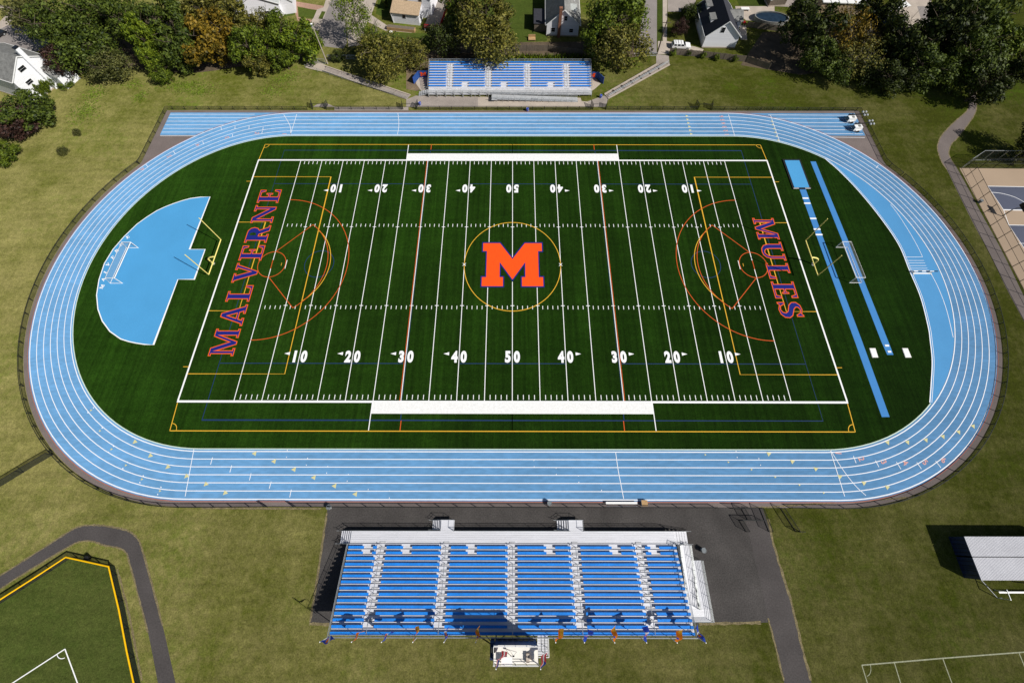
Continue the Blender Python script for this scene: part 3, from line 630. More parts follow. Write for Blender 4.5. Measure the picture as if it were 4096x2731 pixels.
b.ribbon([T(3, 3, 1160, 1375), T(3, 3, 1235, 1620)], .12, .007); b.ribbon([T(3, 3, 1605, 1338), T(3, 3, 1710, 1620)], .12, .007); b.ribbon([T(3, 3, 2305, 1285), T(3, 3, 2360, 1420)], .12, .007)
b.ribbon([(q0.x+1.1*math.cos(t), q0.y+1.1*math.sin(t)) for t in [R(-75+75*k/8) for k in range(9)]], .07, .0065)
o = b.build('practice_field_lines', mat('chalk_faded', (.27, .28, .19), .9, .25, 4)); o['kind'] = 'structure'
# ------------------------------------------------------------------ paths
def pathsheet(name, L, m, z=.008): return sheet(name, [[(p[0], p[1]) for p in L]], z, m)
o_ = [(-60, 615), (0, 580), (300, 390), (620, 185), (730, 130), (860, 115), (1010, 130), (1180, 170), (1260, 240), (1300, 320), (1400, 680), (1500, 1060), (1630, 1640)]
i_ = [(1465, 1640), (1360, 1100), (1250, 680), (1190, 460), (1160, 370), (1090, 325), (960, 300), (850, 265), (740, 265), (620, 320), (300, 510), (0, 700), (-60, 738)]
pathsheet('asphalt_path', smooth_path([T(0, 3, *q) for q in o_])+smooth_path([T(0, 3, *q) for q in i_]), M_ap)
ap = [T(1, 3, 655, -95), T(1, 3, 650, 0), T(1, 3, 610, 270), T(1, 3, 545, 700), T(1, 3, 490, 1020), T(1, 3, 690, 1030), T(2, 3, 1720, 1025), T(2, 3, 2352, 1008), T(3, 3, 0, 970), T(3, 3, 60, 1200), T(3, 3, 150, 1566), T(3, 3, 185, 1700), T(3, 3, 440, 1700), T(3, 3, 400, 1566), T(3, 3, 290, 1150), T(3, 3, 200, 780), T(3, 3, 60, 330), T(3, 3, -20, 40)]
pathsheet('grandstand_asphalt', [(-27.3, -39.2)]+ap[1:]+[(T(3, 3, -42, 0).x, -39.2)], M_apd, .008)
pathsheet('grandstand_path_strip', [T(2, 3, 2105, -60), T(2, 3, 2190, 250), T(2, 3, 2290, 680), T(3, 3, 0, 970), T(3, 3, 60, 1200), T(3, 3, 150, 1566), T(3, 3, 185, 1700), T(3, 3, 440, 1700), T(3, 3, 400, 1566), T(3, 3, 290, 1150), T(3, 3, 200, 780), T(3, 3, 60, 330), T(3, 3, -20, 40), T(3, 3, -50, -30)], M_ap, .0095)
z7 = lambda x, y: Zm(3696, 560, 1.96, x, y)
L_ = [T(3, 0, 1850, 760), T(3, 0, 1850, 900), T(3, 0, 1830, 1010), T(3, 0, 1700, 1130), T(3, 0, 1590, 1250), T(3, 0, 1555, 1350), T(3, 0, 1572, 1430), T(3, 0, 1600, 1500), z7(180, 235), z7(260, 400), z7(400, 680), z7(520, 900), z7(640, 1150), z7(800, 1450)]
Rr = [z7(800, 1260), z7(600, 850), z7(440, 560), z7(330, 350), z7(245, 200), T(3, 0, 1680, 1460), T(3, 0, 1662, 1400), T(3, 0, 1690, 1320), T(3, 0, 1745, 1265), T(3, 0, 1890, 1070), T(3, 0, 1920, 950), T(3, 0, 1910, 760)]
pathsheet('park_path', smooth_path(L_, 4)+smooth_path(Rr, 4), mat('path_grey', (.15, .125, .115), .92, .12, .3, 6))
# basketball court
crt = [z7(285, 218), Zm(3696, 560, 1.96, 1000, 250), z7(1050, 1400), z7(784, 1175), z7(560, 760)]
sheet('court_surface', [[(95.5, 22.6), (150, 22.0), (150, -30), (93.6, -30), (94.4, -4.8), (95.2, 12)]], .010, M_tan)
pA = z7(500, 363); pB = z7(600, 548)
sheet('basketball_court', [[(pA.x, pA.y), (pA.x+16, pA.y-.3), (pA.x+16, pB.y-.3), (pA.x+.3, pB.y)]], .014, M_court)
pC = z7(665, 667); pD = z7(770, 865)
sheet('basketball_court_near', [[(pC.x, pC.y), (pC.x+16, pC.y-.3), (pC.x+16, pD.y-.3), (pC.x+.3, pD.y)]], .014, M_court)
b = MB()
b.ribbon([(pA.x+16, pA.y-.3), (pA.x, pA.y), (pA.x+.3, pB.y), (pA.x+16, pB.y-.3)], .12, .018); b.ribbon([(pA.x+.3, pB.y), (pC.x, pC.y)], .1, .019)
b.ribbon([(pC.x+16, pC.y-.3), (pC.x, pC.y), (pC.x+.3, pD.y), (pC.x+16, pD.y-.3)], .12, .018)
b.ribbon(smooth_path([z7(527, 411), z7(600, 418), z7(680, 438), z7(740, 462), z7(800, 498)]), .1, .0185); b.ribbon([z7(742, 810), z7(800, 812)], .08, .0185)
o = b.build('court_lines', M_line); o['kind'] = 'structure'
fence('court_fence', [(150, 22.6), (95.9, 22.6), (95.3, 14), (94.8, 3), (94.4, -6), (93.9, -24)], 3.4, 'tall black chain-link fence round the basketball court', midrail=True, spacing=3.0, mesh=mat('court_chain_link', (.02, .022, .02), .8, .1, 3, alpha=.13))
fence('court_backstop', [(150, 24.6), (99.5, 24.7), (95.9, 22.6)], 3.4, 'silver-railed fence at the far end of the basketball court', spacing=3.0, metal=M_galv, mesh=M_mesh)
hp = z7(612, 598)
t = empty('basketball_hoop', hp, 0, 'dark pole basketball hoop leaning over the court at the right edge', 'basketball hoop')
b = MB(); b.tube([(0, 0, 0), (0, 0, 2.6), (.4, 0, 3.05), (1.6, .1, 3.3)], .09, 8); b.build('pole', M_black, t)
b = MB(); b.box(1.6, 1.65, -.75, .95, 2.8, 3.9); b.build('backboard', M_black, t)
b = MB(); b.tube([(2.1+.23*math.cos(2*pi*k/16), .1+.23*math.sin(2*pi*k/16), 3.05) for k in range(17)], .015, 5); b.tube([(1.65, .1, 3.05), (1.87, .1, 3.05)], .02, 5); b.build('rim', M_oran, t)
# ------------------------------------------------------------------ grandstands
def stand(name, xl, xr, yf, dirn, deck_d, rows, pitch, z0, rise, aisles, aw, label, gaps, gw, benchw=.25, deckm=None):
    """yf front edge of deck, dirn = -1 rises toward -Y, +1 toward +Y"""
    t = empty(name, ((xl+xr)/2, yf, 0), 0, label, 'bleachers'); s = dirn
    X = lambda x: x-(xl+xr)/2; Yy = lambda y: s*y
    def bx(b, x0, x1, ya, yb, za, zb): b.box(X(x0), X(x1), min(Yy(ya), Yy(yb)), max(Yy(ya), Yy(yb)), za, zb)
    b = MB()
    npl = 6
    for k in range(npl): bx(b, xl, xr, deck_d*k/npl+.006, deck_d*(k+1)/npl-.006, z0-.07, z0)
    bx(b, xl+.01, xr-.01, .01, .05, z0-.25, z0-.072); b.build('front_deck', deckm or M_alu, t)
    b = MB(); y0 = deck_d
    for i in range(rows):
        zt = z0+rise*(i+1); ya = y0+pitch*i
        bx(b, xl, xr, ya, ya+pitch*.47, zt-.05, zt); bx(b, xl, xr, ya+pitch*.49, ya+pitch*.985, zt-.05, zt); bx(b, xl, xr, ya-.02, ya-.002, zt-rise+.005, zt-.003)
    b.build('footboards', M_alu, t)
    secs = []; ed = [xl]+[v for a in aisles for v in (a-aw/2, a+aw/2)]+[xr]
    for k in range(0, len(ed), 2): secs.append((ed[k], ed[k+1]))
    for i in range(rows):
        zt = z0+rise*(i+1)+.43; yc = y0+pitch*(i+.62)
        for (a, d) in (secs if i < rows-1 else [(xl, xr)]):
            cuts = [(a+.05, d-.05)]
            if i < 2:
                for g in gaps:
                    new = []
                    for (u, v) in cuts:
                        if u < g < v: new += [(u, g-gw/2), (g+gw/2, v)]
                        else: new.append((u, v))
                    cuts = [c for c in new if c[1]-c[0] > .2]
            for u, v in cuts:
                b = MB(); bx(b, u, v, yc-benchw/2, yc+benchw/2, zt-.045, zt)
                b.cur = 1; n = max(1, int((v-u)/1.8))
                for k in range(n+1): xx = u+.1+(v-u-.2)*k/n; bx(b, xx-.03, xx+.03, yc-.06, yc+.06, zt-.43, zt-.045)
                b.build('seat_plank', [M_seat, M_galv], t)
    # aisle half steps + mid handrails
    for a in aisles:
        b = MB()
        for i in range(rows-1):
            zt = z0+rise*(i+1); ya = y0+pitch*i; bx(b, a-aw/2+.22, a+aw/2-.22, ya-pitch*.36, ya-.10, zt-rise, zt-rise*.45)
        b.build('aisle_steps', deckm or M_aluh, t)
        for j in range(0, rows-2, 3):
            b = MB(); za = z0+rise*(j+1); zb = z0+rise*(j+3); ya = y0+pitch*(j+.5); yb = y0+pitch*(j+2.6)
            b.tube([(X(a), Yy(ya), za), (X(a), Yy(ya), za+.88), (X(a), Yy(yb), zb+.9), (X(a), Yy(yb), zb)], .045, 6); b.build('aisle_rail', M_galv, t)
    zt = z0+rise*rows; yb = y0+pitch*rows
    def rail(nm, pts, posts, mesh=True, mt=M_galv, mm=M_gmesh, h=1.07):
        b = MB(); L = [(X(p[0]), Yy(p[1]), p[2]) for p in pts]
        b.tube([(p[0], p[1], p[2]+h) for p in L], .032, 6); b.tube([(p[0], p[1], p[2]+h*.5) for p in L], .02, 5)
        for k in range(posts+1):
            f = k/posts*(len(L)-1); i = min(int(f), len(L)-2); q = Vector(L[i])+(Vector(L[i+1])-Vector(L[i]))*(f-i); b.tube([(q.x, q.y, q.z-.3), (q.x, q.y, q.z+h)], .028, 5)
        o = b.build(nm, mt, t)
        if mesh:
            b = MB()
            for i in range(len(L)-1): p, q = L[i], L[i+1]; b.quad((p[0], p[1], p[2]+.05), (q[0], q[1], q[2]+.05), (q[0], q[1], q[2]+h), (p[0], p[1], p[2]+h))
            b.build('rail_mesh', mm, o)
    rail('back_rail', [(xl, yb+.1, zt), (xr, yb+.1, zt)], 18)
    rail('side_rail', [(xl-.06, y0, z0+rise), (xl-.06, yb+.1, zt)], 6)
    rail('side_rail', [(xr+.06, y0, z0+rise), (xr+.06, yb+.1, zt)], 6)
    # frame underneath
    b = MB(); nb = 14
    for k in range(nb+1):
        x = xl+.05+(xr-xl-.1)*k/nb
        for j in range(5):
            ya = .12+(yb-.2)*j/4; zz = z0-.08 if ya < y0 else z0+rise*int((ya-y0)/pitch+.3)-.06
            b.tube([(X(x), Yy(ya), 0), (X(x), Yy(ya), max(.3, zz))], .05, 5)
        b.bar((X(x), Yy(y0), z0-.1), (X(x), Yy(yb), zt-.35), .06, .12)
        b.bar((X(x), Yy(.1), .12), (X(x), Yy(yb), .12), .08, .08)
    b.build('frame', M_galv, t)
    return t, rail, X, Yy, zt, yb
HZ = 1.1
# home stand
hx = [T(1, 3, 1108, 610, 2.7).x, T(1, 3, 1722, 610, 2.7).x, T(2, 3, 6, 610, 2.7).x, T(2, 3, 605, 610, 2.7).x, T(2, 3, 1222, 610, 2.7).x]
hg = [T(1, 3, 1035, 320, 1.6).x, T(1, 3, 1395, 320, 1.6).x, T(1, 3, 1990, 320, 1.6).x, T(2, 3, 355, 320, 1.6).x, T(2, 3, 955, 320, 1.6).x, T(2, 3, 1310, 320, 1.6).x]
home, hrail, HX, HY, hzt, hyb = stand('home_bleachers', -23.05, 23.15, -42.15, -1, 1.56, 15, .632, HZ, .218, hx, 1.25, 'large blue-seated aluminium grandstand at the bottom of the picture', hg, 1.25, .30)
for a, d in ((-23.0, T(1, 3, 1700, 170, 1.1).x), (T(1, 3, 1825, 170, 1.1).x, T(2, 3, 530, 170, 1.1).x), (T(2, 3, 650, 170, 1.1).x, 23.1)):
    hrail('front_rail', [(a, .03, HZ), (d, .03, HZ)], max(3, int((d-a)/2.2)), mm=mat('fine_rail_mesh', (.35, .36, .36), .7, .1, 3, alpha=.18))
def steps(b, x0, x1, ya, yb, z, n, axis='x', s=1):
    for k in range(n):
        f0, f1 = k/n, (k+.8)/n; zz = z*(1-(k+1)/(n+1))
        b.box(min(x0+(x1-x0)*f0, x0+(x1-x0)*f1), max(x0+(x1-x0)*f0, x0+(x1-x0)*f1), ya, yb, zz-.04, zz)
    for yy in (ya, yb): b.bar((x0, yy, z-.05), (x1, yy, .05), .04, .16)
def hbox(nm, fn, m=M_alu): b = MB(); fn(b); return b.build(nm, m, home, True)
hbox('end_stairs', lambda b: steps(b, -23.08, -24.75, -43.7, -42.2, HZ, 5))
hbox('end_stairs', lambda b: steps(b, 23.2, 25.3, -43.7, -42.2, HZ, 5))
def stairrail(x0, x1, y):
    b = MB()
    for h in (.9, .5): b.tube([(x0, y, HZ+h), (x1, y, h), (x1+(.35 if x1 > x0 else -.35), y, h)], .025, 5)
    for f in (0, .5, 1): b.tube([(x0+(x1-x0)*f, y, HZ*(1-f)), (x0+(x1-x0)*f, y, HZ*(1-f)+.9)], .025, 5)
    b.build('stair_rail', M_galv, home, True)
for y in (-43.72, -42.18): stairrail(-23.1, -24.9, y); stairrail(23.2, 25.4, y)
for xa, xb, xc in ((T(1, 3, 1632, 100, 1.1).x, T(1, 3, 1700, 100, 1.1).x, T(1, 3, 1822, 100, 1.1).x), (T(2, 3, 432, 100, 1.1).x, T(2, 3, 520, 100, 1.1).x, T(2, 3, 648, 100, 1.1).x)):
    yt = T(1, 3, 1700, 68, 1.1).y
    hbox('landing', lambda b: (b.box(xb, xc, -42.14, yt, HZ-.06, HZ), [b.tube([(x, y, 0), (x, y, HZ-.06)], .04, 5) for x in (xb+.1, xc-.1) for y in (yt-.1, -42.0)]))
    hbox('landing_stairs', lambda b: steps(b, xb, xa-.3, -42.0, yt-.05, HZ, 5))
    for y in (-42.05, yt): stairrail(xb, xa-.4, y)
    b = MB(); b.tube([(xc, -42.2, HZ+1.0), (xc, yt, HZ+1.0), (xb, yt, HZ+1.0)], .03, 5)
    for q in ((xc, -42.2), (xc, yt), (xb, yt)): b.tube([(*q, HZ), (*q, HZ+1.0)], .03, 5)
    b.build('landing_rail', M_galv, home, True)
# access ramp on the right
b = MB()
b.hexa([(23.75, -43.8, HZ-.06), (25.1, -43.8, HZ-.06), (25.1, -50.9, .52), (23.75, -50.9, .52)][::-1], [(23.75, -43.8, HZ), (25.1, -43.8, HZ), (25.1, -50.9, .58), (23.75, -50.9, .58)][::-1])
b.box(23.75, 26.7, -52.2, -50.91, .52, .58)
b.hexa([(25.3, -45.6, .02), (26.7, -45.6, .02), (26.7, -50.9, .52), (25.3, -50.9, .52)][::-1], [(25.3, -45.6, .08), (26.7, -45.6, .08), (26.7, -50.9, .58), (25.3, -50.9, .58)][::-1])
b.build('access_ramp', M_alu, home, True)
b = MB()
for x, ya, za, yb2, zb in ((23.72, -43.8, HZ, -50.9, .58), (25.14, -43.8, HZ, -50.9, .58), (25.28, -45.6, .08, -50.9, .58), (26.74, -45.6, .08, -52.2, .58)):
    for h in (.95, .7, .45, .2): b.tube([(x, ya, za+h), (x, yb2, zb+h)], .025, 5)
    for k in range(6): f = k/5; b.tube([(x, ya+(yb2-ya)*f, za+(zb-za)*f-.1), (x, ya+(yb2-ya)*f, za+(zb-za)*f+.95)], .025, 5)
for h in (.95, .7, .45, .2): b.tube([(23.72, -52.2, .58+h), (26.74, -52.2, .58+h)], .025, 5)
b.build('ramp_rail', M_galv, home, True)
# press box
zf = hzt
pb = empty('press_box', (.3, -54.4, 0), 0, 'small white-decked press box standing behind the middle of the home grandstand', 'press box')
def pbx(nm, fn, m, par=None): b = MB(); fn(b); return b.build(nm, m, pb, True)
X0, X1, YN, YS, RZ = -2.15, 3.05, -53.42, -55.1, 9.2
pbx('wall', lambda b: b.box(X0+.05, X1-.05, YS+.05, YN-.05, zf-.2, RZ-.12), M_navyp)
pbx('side_cladding', lambda b: b.box(X0-.5, X0-.02, YS+.05, YN-.05, zf-.2, 7.4), M_navyp)
pbx('roof', lambda b: b.box(X0, X1, YS, YN, RZ-.11, RZ), M_cream)
for k in range(7):
    x = X0+.3+k*(X1-X0-.6)/7; pbx('window', lambda b: b.box(x+.06, x+(X1-X0-.6)/7-.06, YN-.049, YN-.02, zf+1.0, zf+1.9), M_dark)
pbx('door', lambda b: b.box(X1-.049, X1-.01, -54.6, -53.8, zf, zf+2), M_white)
def prail(b):
    L = [(X0, YN, RZ), (X0, YS, RZ), (X1, YS, RZ), (X1, YN, RZ), (X0, YN, RZ)]
    for h in (1.05, .55): b.tube([(p[0], p[1], p[2]+h) for p in L], .035, 6)
    for (x, y, z_) in L[:-1]+[(X0+(X1-X0)*k/4, YS, RZ) for k in (1, 2, 3)]+[(X0+(X1-X0)*k/4, YN, RZ) for k in (1, 2, 3)]: b.tube([(x, y, z_), (x, y, z_+1.05)], .03, 5)
pbx('roof_rail', prail, M_white)
def pleg(b):
    for x in (X0+.1, X1-.1, 4.4):
        for y in (YS+.1, YN-.1): b.tube([(x, y, 0), (x, y, zf-.1)], .09, 6)
    b.bar((X0+.1, YS+.1, .3), (X0+.1, YN-.1, 3.8), .07); b.bar((X0+.1, YN-.1, .3), (X0+.1, YS+.1, 3.8), .07); b.bar((X0+.1, YS+.1, .3), (X1-.1, YS+.1, 3.9), .07)
pbx('frame', pleg, M_galv)
pbx('side_landing', lambda b: [b.box(3.25, 4.5, YS+.15*k, YS+.15*k+.11, zf-.05, zf) for k in range(14)], M_alu)
pbx('stairs', lambda b: [b.box(3.2, 4.3, YN+.05+.3*k, YN+.3+.3*k, zf-.25-.2*k+.1, zf-.2-.2*k+.1) for k in range(4)], M_alu)
pbx('stair_rail', lambda b: [b.tube([(x, YS, zf+h), (x, YN+.1, zf+h)], .04, 6) for x in (3.2, 4.55) for h in (1.0, .5)]+[b.tube([(x, y, zf), (x, y, zf+1)], .035, 5) for x in (3.2, 4.55) for y in (YS, -54.4, YN)]+[b.tube([(3.2, YS, zf+1), (4.55, YS, zf+1)], .04, 6)], M_white)
tbl = empty('camera_table', (-.6, -54.7, RZ), 0, 'small white table near the middle of the press box roof', 'table')
b = MB(); b.box(-.65, .65, -.35, .35, .72, .76); b.build('tabletop', M_white, tbl)
for x in (-.6, .6):
    for y in (-.3, .3): b = MB(); b.box(x-.02, x+.02, y-.02, y+.02, 0, .72); b.build('leg', M_galv, tbl)
tp = empty('camera_tripod', (.15, -54.2, RZ), 0, 'grey camera tripod on the press box roof', 'tripod')
for k in range(3): b = MB(); b.tube([(0, 0, 1.1), (.45*math.cos(2.1*k+.4), .45*math.sin(2.1*k+.4), 0)], .02, 5); b.build('leg', M_galv, tp)
b = MB(); b.box(-.1, .14, -.06, .06, 1.1, 1.28); b.build('head', M_dark, tp)
lb_ = empty('loudspeaker_box', (1.85, -54.5, RZ), 0, 'tan crate with a grey lid beside the roof hatch', 'crate')
b = MB(); b.box(-.18, .18, -.4, .4, 0, .4); b.build('body', M_woodt, lb_); b = MB(); b.box(-.19, .19, -.41, .41, .4, .44); b.build('lid', M_con, lb_)
ls = empty('roof_loudspeaker', (-2.2, -53.75, RZ), 0, 'black loudspeaker on the near left corner of the press box roof', 'loudspeaker')
b = MB(); b.box(-.25, .25, -.2, .2, .3, .95); b.build('cabinet', M_black, ls); b = MB(); b.tube([(0, 0, 0), (0, 0, .3)], .05, 6); b.build('stand', M_galv, ls)
# flags
def flag(x, y, zb, zt, cloth, stripes, label, group, ang=.6, fly=1.9, hoist=1.15):
    t = empty('flag', (x, y, zb), 0, label, 'flag', group); h = zt-zb; rn = random.Random(int(x*97)); ph = rn.uniform(0, 6)
    b = MB(); b.tube([(0, 0, 0), (0, 0, h)], .035, 6, .025); b.build('pole', M_white, t)
    b = MB(); b.disc((0, 0, h), .06, .07, 8); b.build('finial', M_white, t)
    b = MB(); nu, nv = 16, 8; dx, dy = math.cos(ang), math.sin(ang)
    def P(u, v):
        d = u*fly*(.92-.22*v); w_ = (.20*math.sin(7*u+ph+v*1.3)+.30*(v-.35))*min(1, u*2.2); return Vector((dx*d-dy*w_, dy*d+dx*w_, h-.05-v*hoist*(1-.25*u)-u*u*.75))
    for i in range(nu):
        for j in range(nv):
            b.cur = stripes((i+.5)/nu, (j+.5)/nv); b.quad(P(i/nu, j/nv), P((i+1)/nu, j/nv), P((i+1)/nu, (j+1)/nv), P(i/nu, (j+1)/nv))
    b.build('cloth', cloth, t)
FB, FO = [M_fblue, M_oran, M_fwhite], [M_oran, M_fyel, M_fblue]
st_b = lambda u, v: 1 if .35 < u < .55 and .3 < v < .7 else (2 if abs(u-.62) < .06 else 0)
st_o = lambda u, v: 1 if u > .6 and v < .6 else (2 if .25 < u < .4 and v > .5 else 0)
fl = [(1, 590, 1170, 'b', 'blue flag at the left end of the grandstand back rail'), (1, 880, 1172, 'o', 'orange and yellow flag, second from the left on the back rail'), (1, 1155, 1170, 'b', 'blue flag, third from the left on the back rail'),
      (1, 1442, 1170, 'o', 'orange flag, fourth from the left on the back rail'), (1, 1728, 1172, 'b', 'blue flag over an aisle, fifth from the left on the back rail'), (1, 2020, 1152, 'o', 'yellow and orange flag just left of the press box'),
      (2, 400, 1152, 'o', 'short red-orange flag just right of the press box stairs'), (2, 665, 1180, 'b', 'blue flag first along the rail right of the press box'), (2, 942, 1173, 'o', 'orange flag between two blue ones right of the press box'),
      (2, 1234, 1173, 'b', 'blue flag, third from the right end of the back rail'), (2, 1515, 1177, 'o', 'orange flag, second from the right end of the back rail'), (2, 1815, 1183, 'b', 'blue flag at the right end of the grandstand back rail')]
for c, x, y, kcol, lb in fl:
    zt_ = 7.9; p = T(c, 3, x, y, zt_)
    flag(max(-23.3, min(23.4, p.x)), -42.15-hyb-.16, hzt+.2, zt_, FB if kcol == 'b' else FO, st_b if kcol == 'b' else st_o, lb, 'flags along the grandstand back rail', (.05 if x == 590 else 2.0 if x == 1815 else random.choice((.75, 1.1, 1.3))), random.uniform(1.6, 2.0), 1.1)
US = [clothmat(mat('flag_red', (.60, .06, .07), .8, .1, 3)), M_fwhite, clothmat(mat('flag_navy', (.03, .05, .25), .8, .1, 3))]
us = lambda u, v: 2 if (u < .45 and v < .5) else int(v*8*1.6) % 2
for x, lb in ((X0+.35, 'striped national flag on the left rear corner of the press box'), (X1+.2, 'striped national flag on the right rear corner of the press box')):
    flag(x, YS-.05, RZ, RZ+2.2, US, us, lb, 'national flags on the press box', .95, 2.0, 1.25)
# away stand
AZ = .95
ax = [Zm(1640, 200, 2.94, v, 300, 2.0).x for v in (474, 926, 1385, 1842)]
ag = [Zm(1640, 200, 2.94, v, 420, 1.5).x for v in (650, 1110, 1662)]
away, arail, AX, AY, azt, ayb = stand('away_bleachers', -19.85, 18.55, 43.05, 1, 1.75, 10, .655, AZ, .205, ax, 1.5, 'smaller blue-seated grandstand on the far side, below the trees', ag, 1.6, .32, M_aluh)
arail('front_rail', [(-19.8, .04, AZ), (18.5, .04, AZ)], 20)
def aw_(nm, fn, m=M_aluw): b = MB(); fn(b); return b.build(nm, m, away, True)
aw_('end_stairs', lambda b: steps(b, -19.9, -22.2, 43.2, 44.6, AZ, 5))
aw_('stair_rail', lambda b: [b.tube([(-19.9, y, AZ+h), (-22.2, y, h)], .03, 5) for y in (43.15, 44.65) for h in (.9, .5)], M_galv)
ry = 41.4
aw_('access_ramp', lambda b: (b.hexa([(-3.6, ry, AZ-.1), (-3.6, ry+1.5, AZ-.1), (15.2, ry+1.5, .02), (15.2, ry, .02)], [(-3.6, ry, AZ), (-3.6, ry+1.5, AZ), (15.2, ry+1.5, .1), (15.2, ry, .1)]), b.box(-4.9, -3.62, ry-.2, ry+1.62, AZ-.1, AZ)))
def rr(b):
    for y in (ry+.02, ry+1.48):
        for h in (.9, .6, .3): b.tube([(-4.9, y, AZ+h), (-3.6, y, AZ+h), (15.2, y, .1+h)], .03, 5)
        for k in range(15): f = k/14; b.tube([(-3.6+18.8*f, y, 0), (-3.6+18.8*f, y, AZ-.85*f+.9)], .035, 5)
    b.tube([(5.2, ry, .3), (5.2, ry, 1.7), (6.8, ry, 1.6), (6.8, ry, .3)], .04, 5)
aw_('ramp_rail', rr, M_galv)
for k in range(8): aw_('support_leg', lambda b: b.box(-19.7+2.0*k-.06, -19.7+2.0*k+.06, 42.9, 43.02, 0, AZ+1.05), M_galv)
# blue windscreens with the letter M
def screen(name, pts, h, label, m_at=None):
    t = empty(name, pts[0], 0, label, 'windscreen'); o0 = Vector(pts[0])
    for i in range(len(pts)-1):
        b = MB(); a, d = Vector(pts[i])-o0, Vector(pts[i+1])-o0; dn = (d-a).normalized(); n = Vector((-dn.y, dn.x, 0))*.06
        b.hexa([a-n, d-n, d+n, a+n], [p+Vector((0, 0, h)) for p in (a-n, d-n, d+n, a+n)]); b.build('panel', M_bwall, t)
    for p in pts: q = Vector(p)-o0; b = MB(); b.tube([q, q+Vector((0, 0, h+.1))], .06, 6); b.build('post', M_fblue, t)
    if m_at:
        x, wd, y = m_at; b = MB(); k = 1.3/8.95; me = glyph_mesh([[(px*k*wd/1.66, py*k) for px, py in Mfull]], 0, 0, 'm'); i0 = len(b.v)
        b.v += [Vector((x-o0.x+v.co.x, y-o0.y, h*.52+v.co.y)) for v in me.vertices]
        for p in me.polygons: b.f.append(tuple(i0+v for v in p.vertices)); b.mi.append(0)
        b.build('letter', M_logo, t)
pR = [T(2, 0, 690, 712), T(2, 0, 752, 712), T(2, 0, 835, 772)]; q = T(2, 0, 795, 663, 2.1); pR[1] = Vector((q.x, q.y, 0)); pR[0] = Vector((18.8, q.y, 0))
screen('blue_windscreen', pR, 2.1, 'blue windscreen with an orange M at the right end of the far grandstand', (T(2, 0, 733, 685, 1.15).x, 1.75, pR[0].y-.075))
pL = [T(1, 0, 1585, 712), T(1, 0, 1500, 712), T(1, 0, 1452, 772)]; pL[0].y = pL[1].y; pL[0].x = -20.4
screen('blue_windscreen', pL, 2.1, 'blue windscreen in tree shade at the left end of the far grandstand', ((pL[0].x+pL[1].x)/2, 1.5, pL[0].y-.075))
pathsheet('stand_pad', [T(2, 0, 600, 712), T(2, 0, 760, 712), T(2, 0, 815, 770), T(2, 0, 760, 820), T(2, 0, 690, 860), T(2, 0, 600, 860)], M_con, .006)
pathsheet('stand_pad_shaded', [T(1, 0, 1480, 700), T(1, 0, 1640, 700), T(1, 0, 1640, 860), T(1, 0, 1520, 840), T(1, 0, 1470, 770)], M_con, .006)
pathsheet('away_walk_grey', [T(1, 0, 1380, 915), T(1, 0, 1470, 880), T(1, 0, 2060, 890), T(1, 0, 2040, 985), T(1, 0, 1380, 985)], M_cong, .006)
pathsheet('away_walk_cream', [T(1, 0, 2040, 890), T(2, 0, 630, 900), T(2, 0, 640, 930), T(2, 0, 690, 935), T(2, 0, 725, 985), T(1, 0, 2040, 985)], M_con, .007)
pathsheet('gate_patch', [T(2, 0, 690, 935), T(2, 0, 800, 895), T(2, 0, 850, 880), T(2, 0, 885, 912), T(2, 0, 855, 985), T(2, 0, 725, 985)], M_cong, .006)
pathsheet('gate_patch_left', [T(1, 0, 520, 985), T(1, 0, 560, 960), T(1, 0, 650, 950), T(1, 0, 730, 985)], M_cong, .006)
pathsheet('fence_strip', [T(1, 0, 720, 985), T(1, 0, 1400, 985), T(1, 0, 1400, 1015), T(1, 0, 720, 1015)], M_cong, .005)
# concrete stair ramps on the bank
def bankramp(name, pts, n, label, zt):
    """quad strip from low end to high end, stepped"""
    (a0, b0), (a1, b1) = pts; t = empty(name, a0, 0, label, 'ramp'); o0 = Vector(a0)
    b = MB(); rb = MB()
    for k in range(n):
        f0, f1 = k/n, (k+.97)/n; z = .05+zt*(k+1)/n; P = [Vector(a0).lerp(a1, f0), Vector(a0).lerp(a1, f1), Vector(b0).lerp(b1, f1), Vector(b0).lerp(b1, f0)]; P = [p-o0 for p in P]
        if (P[1]-P[0]).cross(P[3]-P[0]).z < 0: P.reverse()
        b.hexa(P, [p+Vector((0, 0, z)) for p in P])
    b.build('steps', M_cong, t)
    for s, (u, v) in enumerate(((a0, a1), (b0, b1))):
        b = MB(); u, v = Vector(u)-o0, Vector(v)-o0; b.bar(u+Vector((0, 0, .12)), v+Vector((0, 0, zt+.12)), .25, .3); b.build('kerb', M_con, t)
    return t, o0
t, o0 = bankramp('concrete_ramp', ((T(1, 0, 1418, 878), T(1, 0, 1385, 915)), (T(1, 0, 645, 620), T(1, 0, 620, 660))), 6, 'long concrete ramp stepping down the bank left of the far grandstand', .25)
b = MB(); P0, P1 = T(1, 0, 1385, 915)-o0, T(1, 0, 455, 625)-o0
for h in (.9, .5): b.tube([P0+Vector((0, 0, h)), P1+Vector((0, 0, h+.2))], .035, 5)
for k in range(9): q = P0.lerp(P1, k/8); b.tube([q, q+Vector((0, 0, 1.0))], .035, 5)
b.build('handrail', M_galv, t)
pathsheet('ramp_landing', [T(1, 0, 465, 570), T(1, 0, 560, 560), T(1, 0, 640, 600), T(1, 0, 650, 622), T(1, 0, 620, 662), T(1, 0, 455, 625)], M_con, .02)
t, o0 = bankramp('concrete_stairway', ((T(2, 0, 848, 870), T(2, 0, 882, 910)), (T(2, 0, 1325, 602), T(2, 0, 1445, 605))), 7, 'concrete stairway with metal handrails right of the far grandstand', .25)
